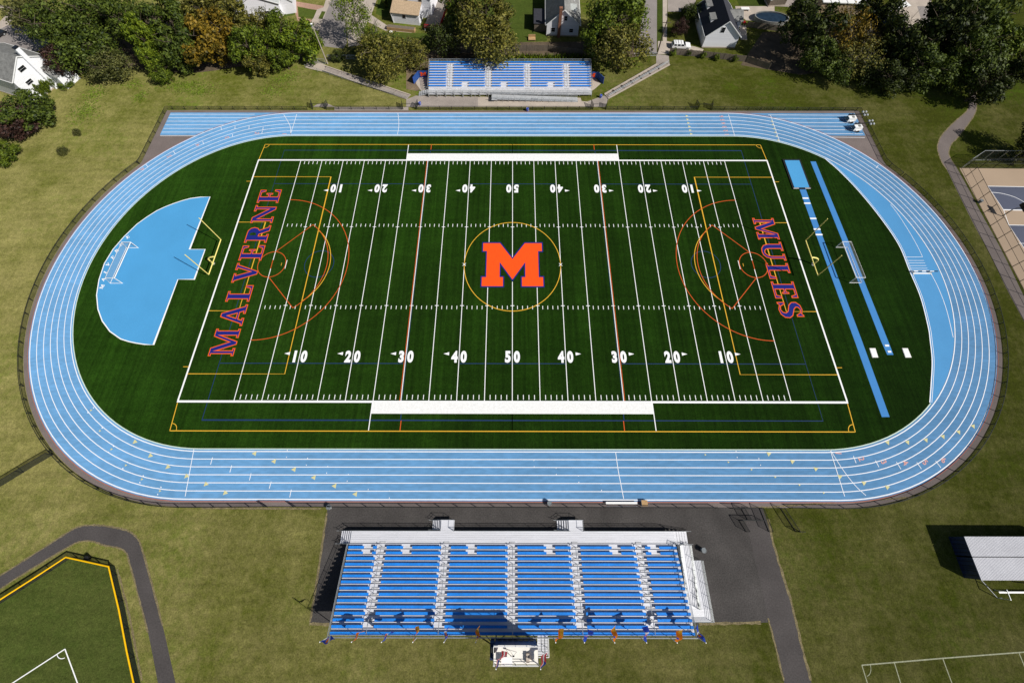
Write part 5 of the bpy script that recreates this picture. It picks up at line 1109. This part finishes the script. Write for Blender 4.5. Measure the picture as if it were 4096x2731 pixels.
# cars
def car(p, rz, m, label, name='parked_car', roof_rack=True):
    t = empty(name, p, rz, label, 'car'); W = .92
    b = MB()
    prof = [(-2.3, .45), (-2.35, .95), (-2.2, 1.05), (.75, 1.05), (2.1, .92), (2.35, .75), (2.35, .40)]
    def ext(prof, w0, w1, b):
        n = len(prof); i = len(b.v); zs = [p_[1] for p_ in prof]; zm, zM = min(zs), max(zs)
        for s in (-1, 1):
            for x, z_ in prof: w_ = w0+(w1-w0)*((z_-zm)/(zM-zm)); b.v.append(Vector((x, s*w_, z_)))
        b.f.append(tuple(i+k for k in range(n))); b.f.append(tuple(i+n+k for k in reversed(range(n))))
        for k in range(n): j = (k+1) % n; b.f.append((i+k, i+n+k, i+n+j, i+j))
        b.mi += [b.cur]*(n+2)
    ext(prof, W, W*.96, b); b.build('body', m, t)
    b = MB(); ext([(-2.18, 1.04), (-2.0, 1.62), (-1.8, 1.68), (.15, 1.68), (.35, 1.62), (1.05, 1.04)], W*.95, W*.78, b); b.build('cabin', m, t)
    b = MB()
    for s in (-1, 1):
        for xa, xb in ((-1.95, -1.25), (-1.1, -.3), (-.2, .62)): b.hexa([(xa, s*W*.93, 1.12), (xb, s*W*.93, 1.12), (xb-.12, s*W*.82, 1.56), (xa+.04, s*W*.82, 1.56)][::s], [(xa, s*(W*.93+.02), 1.12), (xb, s*(W*.93+.02), 1.12), (xb-.12, s*(W*.82+.02), 1.56), (xa+.04, s*(W*.82+.02), 1.56)][::s])
    b.build('side_windows', M_dark, t)
    b = MB(); b.hexa([(1.03, -.78, 1.07), (1.03, .78, 1.07), (.40, .66, 1.61), (.40, -.66, 1.61)], [(1.07, -.78, 1.09), (1.07, .78, 1.09), (.44, .66, 1.63), (.44, -.66, 1.63)]); b.build('windscreen', M_dark, t)
    b = MB(); b.hexa([(-2.2, -.75, 1.1), (-2.2, .75, 1.1), (-2.04, .65, 1.55), (-2.04, -.65, 1.55)], [(-2.23, -.75, 1.1), (-2.23, .75, 1.1), (-2.07, .65, 1.55), (-2.07, -.65, 1.55)]); b.build('rear_window', M_dark, t)
    if roof_rack: b = MB(); [b.bar((x, -.62, 1.72), (x, .62, 1.72), .05) for x in (-1.5, -.9, -.2)]; b.build('roof_rack', M_black, t)
    for x in (-1.45, 1.5):
        for s in (-1, 1): b = MB(); b.tube([(x, s*(W-.2), .36), (x, s*(W+.02), .36)], .36, 16); w_ = b.build('wheel', M_tyre, t); b = MB(); b.tube([(x, s*(W+.021), .36), (x, s*(W+.03), .36)], .2, 12); b.build('rim', M_galv, w_)
    for s in (-1, 1): b = MB(); b.box(2.3, 2.37, s*.72-.14, s*.72+.14, .68, .82); b.build('headlight', M_lens, t)
    return t
car(Zm(2500, 0, 3.92, 868, 745), -.06, mat('car_white', (.80, .80, .79), .25, .03, 2, spec=.5), 'white estate car with roof rack in the driveway by the black-roofed house')
car(T(0, 0, -20, 350), 1.05+.1, mat('car_black', (.012, .013, .016), .2, .1, 2, spec=.6), 'dark car parked on the street at the top left edge', roof_rack=False)
# yard bits
def prop(nm, p, lb, cat, fn, m, part='body'): t = empty(nm, p, 0, lb, cat); b = MB(); fn(b); b.build(part, m, t); return t
t = prop('lounge_chair', Zm(2000, 0, 3.92, 500, 625), 'pale wooden garden seat on the lawn left of the chimney house', 'seat', lambda b: b.box(-.9, .9, -.6, .6, .35, .45), M_woodt, 'seat')
for x in (-.8, .8): b = MB(); b.box(x-.05, x+.05, -.55, .55, 0, .35); b.build('leg', M_woodt, t)
b = MB(); b.box(-.9, .9, .5, .6, .45, 1.2); b.build('backrest', M_woodt, t)
t = prop('barbecue_grill', Zm(2500, 0, 3.92, 1850, 400), 'red-lidded barbecue on the patio right of the black-roofed house', 'barbecue', lambda b: b.disc((0, 0, .95), .45, .35, 12, .2), M_redp, 'lid')
b = MB(); b.box(-.45, .45, -.3, .3, .6, .94); b.build('firebox', M_black, t)
for x in (-.35, .35): b = MB(); b.box(x-.04, x+.04, -.2, .2, 0, .6); b.build('leg', M_black, t)
t = prop('patio_table', Zm(2500, 0, 3.92, 1870, 170), 'cluttered white table at the near end of the pool', 'table', lambda b: b.box(-1.1, 1.1, -.5, .5, .7, .76), M_white, 'tabletop')
for x in (-1, 1): b = MB(); b.box(x-.05, x+.05, -.4, .4, 0, .7); b.build('leg', M_white, t)
pr = empty('planter_box', Zm(1350, 0, 3.92, 1010, 475), -.16, 'long tan raised planter against the clapboard house', 'planter')
b = MB(); b.box(-3.8, 3.6, -.6, .6, 0, .9); b.build('body', M_woodt, pr); b = MB(); b.box(-3.7, 3.5, -.5, .5, .9, .98); b.build('soil', M_wood, pr)
t = empty('dog_kennel', Zm(1350, 0, 3.92, 843, 520), 0, 'small round white pot on the lawn below the planter', 'pot'); b = MB(); b.disc((0, 0, 0), .3, .45, 12, .4); b.build('body', M_white, t)
t.name = 'flower_pot'
# ------------------------------------------------------------------ trees
def leafmat(name, a, c, tr=.12, sc=.75):
    m = bpy.data.materials.new(name); m.use_nodes = True; n = m.node_tree.nodes; l = m.node_tree.links; b = n['Principled BSDF']
    b.inputs['Roughness'].default_value = .6; b.inputs['Specular IOR Level'].default_value = .25
    g = n.new('ShaderNodeNewGeometry'); t = n.new('ShaderNodeTexNoise'); t.inputs['Scale'].default_value = sc; t.inputs['Detail'].default_value = 6; t.inputs['Roughness'].default_value = .7
    l.new(g.outputs['Position'], t.inputs[0]); r = n.new('ShaderNodeMapRange'); r.inputs[1].default_value = .36; r.inputs[2].default_value = .64; l.new(t.outputs[0], r.inputs[0])
    mx = n.new('ShaderNodeMix'); mx.data_type = 'RGBA'; mx.inputs[6].default_value = (*a, 1); mx.inputs[7].default_value = (*c, 1); ad = n.new('ShaderNodeMath'); ad.operation = 'MULTIPLY_ADD'; ad.inputs[1].default_value = .9; ad.inputs[2].default_value = -.45; l.new(g.outputs['Random Per Island'], ad.inputs[0])
    a2 = n.new('ShaderNodeMath'); a2.operation = 'ADD'; a2.use_clamp = True; l.new(ad.outputs[0], a2.inputs[0]); l.new(r.outputs[0], a2.inputs[1]); l.new(a2.outputs[0], mx.inputs[0]); l.new(mx.outputs[2], b.inputs['Base Color'])
    o = n['Material Output']; tl = n.new('ShaderNodeBsdfTranslucent'); ms = n.new('ShaderNodeMixShader'); ms.inputs[0].default_value = tr; l.new(mx.outputs[2], tl.inputs[0]); l.new(b.outputs[0], ms.inputs[1]); l.new(tl.outputs[0], ms.inputs[2]); l.new(ms.outputs[0], o.inputs[0])
    return m
LM = dict(dark=leafmat('leaf_dark', (.014, .028, .004), (0.100, 0.137, 0.015)), green=leafmat('leaf_green', (.020, .040, .003), (0.147, 0.197, 0.013)), bright=leafmat('leaf_bright', (.030, .062, .004), (0.192, 0.249, 0.015)),  # tone pairs spread wide to put sunlit and shaded contrast into leaf colour
          yellow=leafmat('leaf_yellowing', (.045, .042, .004), (0.275, 0.174, 0.015)), olive=leafmat('leaf_olive', (.028, .036, .005), (0.211, 0.191, 0.032)), purple=leafmat('leaf_purple', (.012, .007, .006), (0.074, 0.035, 0.025)),
          grey=leafmat('leaf_greygreen', (.018, .026, .006), (0.134, 0.139, 0.034)), black=leafmat('leaf_shade_dark', (.004, .009, .002), (0.059, 0.079, 0.009)))  # black set is dark foliage darkened further to hold deep shade
def crown_mesh(seed, nl, per, ls, spread=1.0, flat=1.0, hollow=.35, droop=0):
    rnd = random.Random(seed); v = []; f = []
    lobes = []
    for k in range(nl):
        while True:
            p = Vector((rnd.uniform(-1, 1), rnd.uniform(-1, 1), rnd.uniform(-.9, 1)))
            if hollow < p.length < 1: break
        p = p*spread; p = p*(.62+.38*p.length)
        lobes.append((p*.84, rnd.uniform(.10, .30)*(1.15-.25*abs(p.z))))
    for c, r in lobes:
        n = int(per*(r/.25)**2)
        for _ in range(n):
            d = Vector((rnd.gauss(0, 1), rnd.gauss(0, 1), rnd.gauss(0, 1))).normalized(); rr = r*rnd.uniform(.35, 1.12)**.6
            p = c+Vector((d.x*rr, d.y*rr, d.z*rr*.85*flat)); 
            if droop: p.z -= droop*max(0, (p.x*p.x+p.y*p.y)-.3)*rnd.uniform(.4, 1)
            nrm = (d*.95+Vector((rnd.gauss(0, .42), rnd.gauss(0, .42), rnd.gauss(.12, .42)))).normalized()
            a = nrm.orthogonal().normalized(); a.rotate(Matrix.Rotation(rnd.uniform(0, 6.28), 3, nrm)); q = nrm.cross(a); s = ls*rnd.uniform(.5, 1.3)
            i = len(v); v += [tuple(p-a*s), tuple(p+q*s*.55), tuple(p+a*s), tuple(p-q*s*.55)]; f.append((i, i+1, i+2, i+3))
    me = bpy.data.meshes.new('crown'); me.from_pydata(v, [], f); me.materials.append(LM['green']); me.update(); return me
def branch_mesh(seed, n, bare=False):
    rnd = random.Random(seed+50); b = MB(); b.tube([(0, 0, -1.0), (rnd.uniform(-.03, .03), 0, -.5), (rnd.uniform(-.06, .06), rnd.uniform(-.05, .05), .1)], .055, 7, .03)
    for k in range(n):
        a = rnd.uniform(0, 6.28); z0 = rnd.uniform(-.55, .0); L = rnd.uniform(.6, .95); e = rnd.uniform(.3, .95)
        p0 = Vector((0, 0, z0)); p2 = Vector((L*math.cos(a), L*math.sin(a), z0+L*e)); p1 = (p0+p2)/2+Vector((rnd.uniform(-.08, .08), rnd.uniform(-.08, .08), .06)); b.tube([p0, p1, p2], .012 if bare else .022, 5, .003)
        for j in range(4 if bare else 2):
            f0 = rnd.uniform(.35, .9); q = p1.lerp(p2, f0); d2 = Vector((rnd.uniform(-.3, .3), rnd.uniform(-.3, .3), rnd.uniform(0, .3))); b.tube([q, q+d2], .009, 4, .003)
    me_o = b.build('tmp', M_bark); me = me_o.data; bpy.data.objects.remove(me_o); me.name = 'trunk'; return me
CR = {'full': [crown_mesh(1, 60, 125, .054, hollow=.5), crown_mesh(2, 66, 118, .05, hollow=.5), crown_mesh(3, 56, 130, .058, hollow=.5)],
      'loose': [crown_mesh(4, 75, 72, .05, hollow=.3, droop=.25), crown_mesh(5, 85, 64, .048, hollow=.25, droop=.35)],
      'sparse': [crown_mesh(6, 90, 46, .042, hollow=.3), crown_mesh(7, 85, 50, .042, hollow=.35)]}
BR = [branch_mesh(1, 9), branch_mesh(2, 8), branch_mesh(3, 16, True)]
_tn = 0
def tree(x, y, zc, r, rz, kind, m, label, name='broadleaf_tree', group='trees round the stadium', bark=None, sy=1.0, cat='tree'):
    """x, y in native photograph pixels of the crown's middle; zc the height of that middle"""
    global _tn; _tn += 1; rnd = random.Random(_tn*13); p = at(x, y, zc); t = empty(name, (p.x, p.y, 0), rnd.uniform(0, 6.28), label, cat, group)
    tr = bpy.data.objects.new('trunk', BR[2 if kind == 'sparse' else _tn % 2]); C.objects.link(tr); tr.parent = t; tr.location = (0, 0, zc); tr.scale = (r, r*sy, zc)
    tr.material_slots[0].link = 'OBJECT'; tr.material_slots[0].material = bark or M_bark
    L = CR[kind]; c = bpy.data.objects.new('crown', L[_tn % len(L)]); C.objects.link(c); c.parent = t; c.location = (0, 0, zc); c.scale = (r*rnd.uniform(1.0, 1.2), r*rnd.uniform(1.0, 1.2), rz*1.22)
    c.material_slots[0].link = 'OBJECT'; c.material_slots[0].material = LM[m]; return t
TR = [ # D coords: x, y, zc, r, rz, kind, mat, label
 (60, 30, 8, 5.2, 5, 'loose', 'grey', 'thin grey-green tree at the top left corner beside the street'),
 (130, 55, 9, 7.0, 6.5, 'loose', 'dark', 'wide dark tree overhanging the left street'),
 (215, 25, 9, 6.5, 6, 'loose', 'dark', 'dark tree at the top edge above the white gabled house'),
 (142, 140, 5, 4.0, 4.0, 'full', 'purple', 'dark purple-leaved tree right beside the white gabled house'),
 (195, 115, 7, 6.6, 6, 'loose', 'dark', 'dark green tree in front of the purple tree, upper left'),
 (250, 150, 5, 4.2, 4.0, 'loose', 'grey', 'ragged tree with bare lower limbs at the edge of the upper left lawn'),
 (285, 45, 9, 5.6, 6, 'full', 'dark', 'dense green tree behind the vine-covered one'),
 (330, 85, 8, 3.3, 6.5, 'full', 'bright', 'bright green vine-covered tree, its top half'),
 (352, 135, 5, 3.0, 4.5, 'full', 'bright', 'low bright green vine thicket below the vine-covered tree'),
 (375, 165, 3, 2.8, 2.6, 'full', 'green', 'small leafy tree reaching farthest onto the upper left lawn'),
 (395, 40, 9, 5.6, 6.5, 'full', 'dark', 'tall dark tree behind the bright vines at the top edge'),
 (420, 105, 7, 5.4, 6.2, 'full', 'dark', 'dark round tree between the vines and the yellowing tree'),
 (480, 30, 9, 6.0, 6.5, 'full', 'olive', 'olive tree at the top edge behind the yellowing tree'),
 (487, 95, 8, 6.0, 7.0, 'full', 'yellow', 'large yellowing tree, the most orange of the upper left row'),
 (545, 55, 8, 4.6, 6.0, 'full', 'olive', 'olive-brown tree just right of the yellowing tree'),
 (570, 110, 7, 4.6, 6.0, 'full', 'green', 'mid-green tree above the dip in the lawn'),
 (588, 145, 4, 3.3, 3.4, 'full', 'olive', 'short olive tree at the lawn edge, right of the yellowing tree'),
 (605, 60, 7, 3.4, 4.8, 'loose', 'olive', 'slender olive tree in front of the house with light roof'),
 (640, 75, 7, 4.0, 5.6, 'full', 'green', 'leafy green tree left of the street lamp, the taller one'),
 (690, 95, 6, 4.6, 5.4, 'full', 'bright', 'bright green round tree touching the left street'),
 (650, 130, 4, 3.6, 3.6, 'full', 'green', 'low green tree at the top of the concrete ramp lawn'),
 (810, 25, 10, 4.6, 5.5, 'sparse', 'bright', 'tall open yellow-green street tree, upper clump of leaves'),
 (848, 85, 7, 3.6, 4.2, 'sparse', 'bright', 'lower open yellow-green tree between street and driveway'),
 (870, 118, 6, 6.2, 4.6, 'loose', 'olive', 'willow-like olive tree over the concrete ramp, upper half'),
 (885, 152, 4, 5.2, 3.6, 'loose', 'olive', 'low spreading olive tree beside the concrete ramp'),
 (945, 120, 4, 4.4, 3.6, 'loose', 'olive', 'sparse olive tree against the left end of the far grandstand'),
 (1020, 85, 5, 4.2, 4.2, 'loose', 'black', 'black-leaved tree standing in for shadow between the red deck and the far grandstand'),  # stands in for dark shadow; the shade is in its leaf colour
 (1110, 35, 9, 6.6, 6.2, 'full', 'olive', 'big olive-green tree at the top edge above the far grandstand'),
 (1125, 95, 8, 6.2, 5.6, 'loose', 'olive', 'large tree whose leaves hang over the back row of the far grandstand'),
 (1050, 15, 7, 4.6, 4.6, 'full', 'green', 'green tree at the top edge right of the red deck'),
 (1420, 45, 9, 7.0, 7.0, 'full', 'green', 'tallest green tree left of the right street'),
 (1430, 105, 7, 6.6, 5.6, 'loose', 'olive', 'wide olive tree at the right end of the far grandstand'),
 (1372, 90, 6, 4.6, 4.6, 'full', 'green', 'rounded green tree beside the chimney house'),
 (1563, 62, 2.6, 2.2, 2.4, 'loose', 'purple', 'small purple-brown tree in the front yard by the white car'),
 (1592, 25, 3, 2.6, 2.6, 'loose', 'dark', 'small dark tree behind the black-roofed house'),
 (1860, 60, 9, 6.8, 7.5, 'full', 'black', 'tall very dark tree right of the oval pool'),
 (1885, 130, 5, 4.6, 4.4, 'full', 'dark', 'dark tree overhanging the upper right lawn'),
 (1955, 75, 8, 5.6, 6.4, 'sparse', 'yellow', 'half-bare yellowing tree with pale limbs, upper right'),
 (1975, 125, 6, 5.6, 4.8, 'sparse', 'olive', 'sparse olive tree with grey branches below the yellowing one'),
 (1925, 150, 4, 4.4, 3.4, 'loose', 'dark', 'low ragged tree at the edge of the upper right lawn'),
 (2020, 20, 9, 5.0, 5.5, 'full', 'black', 'dark tree at the top edge by the flat-roofed building'),
 (2075, 95, 8, 6.2, 7.0, 'full', 'black', 'nearly black dense tree in front of the blue-roofed shed'),
 (2120, 150, 6, 5.8, 5.2, 'full', 'dark', 'dark tree reaching down to the lawn left of the park path'),
 (2165, 70, 10, 6.6, 8.0, 'full', 'black', 'huge very dark tree above the park path'),
 (2235, 40, 11, 7.6, 7.5, 'full', 'dark', 'broad tree with glinting leaves at the top edge, right of the huge dark one'),
 (2230, 125, 8, 6.6, 6.4, 'full', 'dark', 'dark green tree directly over the park path'),
 (2290, 100, 7, 5.6, 6.0, 'full', 'green', 'greener tree at the right of the dark upper right clump'),
 (2345, 160, 6, 4.2, 5.0, 'full', 'black', 'dark tree at the right edge below the clump'),
 (2400, 320, 6, 4.5, 5.5, 'full', 'black', 'dark tree just beyond the right edge, shading the court lawn'),
 (58, 256, 5, 5.0, 4.0, 'full', 'dark', 'large dark round tree below the white gabled house'),
 (25, 285, 4, 4.6, 3.6, 'full', 'purple', 'low purple-leaved tree at the left edge'),
 (2045, 176, 4, 4.8, 4.0, 'full', 'black', 'low near-black tree added as shade, lowest of the dark group over the lawn'),  # added tree, near-black leaves fill in for ground shadow
 (2000, 160, 4, 3.6, 3.6, 'loose', 'black', 'small very dark tree added as shade right of the half-bare yellowing tree'),  # added beside it to widen the same dark shadow area
 (2262, 190, 6, 5.0, 5.2, 'full', 'black', 'very dark tree added right of the park path bend to shade it'),  # added so that its shadow falls across the path
 (2215, 180, 5, 3.8, 4.0, 'loose', 'dark', 'ragged dark tree added over the park path bend to shade it'),  # added to cover the path bend and darken it
 (5, 350, 3, 2.8, 2.6, 'full', 'green', 'green bush-like tree at the left edge, under the purple one'),
]
for x, y, zc, r, rz_, kind, m, lb in TR:
    tree(x*1.7415, y*1.7415, zc, r, rz_, kind, m, lb, bark=M_barkp if kind == 'sparse' else None)
for x, y, r, lb in ((142, 346, 1.1, 'lone small sapling on the left lawn, the larger of two'), (176, 303, .8, 'lone tiny sapling on the left lawn, farther from the track')):
    tree(x*1.7415, y*1.7415, 1.3, r, 1.0, 'loose', 'grey', lb, 'sapling', 'saplings on the left lawn')
# hedge, shrubs, weeds
def shrub(p, r, h, m, label, name='shrub', group='shrubs by the garden fences', kind='full'):
    global _tn; _tn += 1; t = empty(name, p, _tn*1.3, label, 'shrub', group)
    c = bpy.data.objects.new('foliage', CR[kind][_tn % 2]); C.objects.link(c); c.parent = t; c.location = (0, 0, h*.5); c.scale = (r, r, h*.6); c.material_slots[0].link = 'OBJECT'; c.material_slots[0].material = LM[m]
hd = [(430, 890), (475, 850), (520, 805), (560, 770), (600, 735)]
for i, (x, y) in enumerate(hd): shrub(T(0, 0, x, y), .95, 4.2, 'green', 'pointed hedge conifer by the white gabled house, %s' % ('nearest the fence corner', 'second from the fence corner', 'middle of the row', 'second from the purple tree', 'nearest the purple tree')[i], 'hedge_conifer', 'hedge conifers at the white gabled house')
shrub(T(0, 0, 640, 790), 2.4, 1.8, 'green', 'leafy shrub spreading onto the lawn beside the white house hedge')
for x, y, r, m, lb in ((1480, 505, 1.1, 'bright', 'yellow-green shrub at the head of the far stairway'), (1870, 555, .8, 'bright', 'bright shrub at the board fence, third from the stairway'), (2040, 565, .9, 'green', 'green shrub at the board fence, farthest right'),
                       (1620, 510, 1.0, 'dark', 'dark shrub at the board fence, near the white car'), (1750, 535, .9, 'green', 'low green shrub below the black-roofed house')): shrub(T(2, 0, x, y), r, 1.8, m, lb)
shrub(Zm(2500, 0, 3.92, 870, 300), .8, 4.0, 'dark', 'narrow dark conifer casting a pointed shadow in the front yard', 'conifer_shrub')
shrub(T(1, 0, 1200, 80), .9, 4.5, 'dark', 'narrow dark conifer left of the clapboard house', 'conifer_shrub')
shrub(T(1, 0, 760, 560), 2.0, 2.6, 'black', 'dark shrub in the shade beside the street lamp')
shrub(T(1, 0, 950, 520), 2.2, 2.6, 'dark', 'dark shrub in front of the left street fence')
# tall weeds behind the far grandstand
rnd = random.Random(5); b = MB(); wz = [T(2, 0, -60, 560), T(2, 0, 640, 560)]
for _ in range(2600):
    x = rnd.uniform(-9, 20); y = rnd.uniform(52.6, 56.8); p = Vector((x, y, 0)); h = rnd.uniform(.5, 1.5); a = rnd.uniform(0, 6.28); d = Vector((math.cos(a), math.sin(a), 0))*.14; l_ = Vector((rnd.gauss(0, .2), rnd.gauss(0, .2), h))
    b.quad(p-d, p+d, p+l_+d*.3, p+l_-d*.3)
tag(b.build('weeds', LM['bright']), 'tall yellow-green weeds behind the far grandstand', 'weeds', kind='stuff')
# leaf litter / bare earth under the tree line
M_dirt = mat('bare_earth', (.10, .075, .048), .95, .3, .6, 5)
P_('tree_line_earth', smooth_path([T(0, 0, 600, 740), T(0, 0, 900, 640), T(0, 0, 1300, 640), T(0, 0, 1650, 670), T(0, 0, 1900, 660), T(0, 0, 2150, 620), T(0, 0, 2350, 600), T(1, 0, 440, 560)], 4)+[T(1, 0, 420, 300), T(0, 0, 1500, 100), T(0, 0, 500, 200)], M_dirt, .003)
P_('tree_line_earth', [T(2, 0, 2100, 600), T(3, 0, 300, 690), T(3, 0, 900, 620), T(3, 0, 1700, 640), T(3, 0, 1700, 200), T(2, 0, 2300, 300)], M_dirt, .003)
P_('stand_back_earth', [T(1, 0, 1100, 560), T(1, 0, 1640, 560), T(2, 0, 700, 560), T(2, 0, 1180, 520), T(2, 0, 1100, 380), T(1, 0, 1500, 400)], M_dirt, .003)
P_('tan_earth_patch', [T(1, 0, 1380, 600), T(1, 0, 1600, 560), T(1, 0, 1620, 760), T(1, 0, 1480, 840), T(1, 0, 1380, 820)], mat('dry_earth', (.17, .125, .08), .95, .3, .6, 5), .0035)

M_fringe = mat('dry_fringe', (.165, .135, .070), .95, .3, 1.5, 6)
def fringe(pts, w, z):
    P = smooth_path(pts, 10); rnd = random.Random(len(pts)); b = MB(); Q = []
    for i in range(len(P)-1):
        n = max(1, int((P[i+1]-P[i]).length/.35))
        for k in range(n): Q.append(P[i].lerp(P[i+1], k/n))
    L = []
    for i, p in enumerate(Q):
        t = (Q[min(i+1, len(Q)-1)]-Q[max(i-1, 0)]).normalized(); nn = Vector((-t.y, t.x, 0)); L.append((p+nn*(w*rnd.uniform(.35, .8)), p-nn*(w*rnd.uniform(.2, .6))))
    i0 = len(b.v)
    for a, c in L: b.v += [Vector((a.x, a.y, z)), Vector((c.x, c.y, z))]
    for k in range(len(L)-1): j = i0+2*k; b.f.append((j, j+1, j+3, j+2)); b.mi.append(0)
    o = b.build('path_edge_earth', M_fringe); o['kind'] = 'structure'
fringe([T(0, 3, *q) for q in o_[1:-1]], .22, .0105); fringe([T(0, 3, *q) for q in i_[1:-1]], .20, .0105)
fringe([T(1, 3, 650, 0), T(1, 3, 610, 270), T(1, 3, 545, 700), T(1, 3, 490, 1020)], .28, .0105); fringe([T(1, 3, 490, 1022), T(1, 3, 690, 1032)], .3, .0105)
fringe([T(2, 3, 1720, 1025), T(2, 3, 2325, 1012)], .3, .0105); fringe([T(3, 3, 0, 970), T(3, 3, 60, 1200), T(3, 3, 150, 1566)], .22, .0105)
fringe([T(3, 3, 0, 60), T(3, 3, 60, 330), T(3, 3, 200, 780), T(3, 3, 290, 1150), T(3, 3, 400, 1566)], .32, .0105)
fringe(L_[:9], .2, .0105); fringe(Rr[4:], .2, .0105)
fringe([T(0, 3, 1075, 520), T(0, 3, 1170, 880), T(0, 3, 1245, 1250), T(0, 3, 1305, 1560)], .25, .0105)
fringe([(-46, -39.45), (-28, -39.5)], .22, .0052); fringe([(34, -39.4), (60, -37.9)], .2, .0052)

# clumps of bright weeds in the bank
rnd = random.Random(9); b = MB()
for (c, r_, x, y, rx, ry, n) in ((0, 0, 790, 1020, 2.6, 3.0, 420), (0, 0, 870, 860, 2.6, 2.0, 260), (0, 0, 1700, 790, 5.5, 1.6, 520), (0, 0, 1290, 890, 1.2, 1.6, 160), (0, 0, 1850, 840, 3.0, 1.4, 240), (1, 0, 250, 720, 3.2, 2.0, 300), (1, 0, 150, 840, 2.5, 1.6, 160), (0, 0, 1230, 780, 2.0, 1.5, 120)):
    p0 = T(c, r_, x, y)
    for _ in range(n):
        p = p0+Vector((rnd.gauss(0, rx*.6), rnd.gauss(0, ry*.6), .02)); a = rnd.uniform(0, 6.28); d = Vector((math.cos(a), math.sin(a), 0))*rnd.uniform(.08, .2); l_ = Vector((-math.sin(a)*.22, math.cos(a)*.22, rnd.uniform(.03, .15)))
        b.quad(p-d, p+d, p+d*.7+l_, p-d*.7+l_)
tag(b.build('clover_patches', leafmat('leaf_clover', (.085, .115, .012), (.150, .215, .018), tr=.1)), 'bright green weed patches scattered over the upper left bank', 'weeds', kind='stuff')
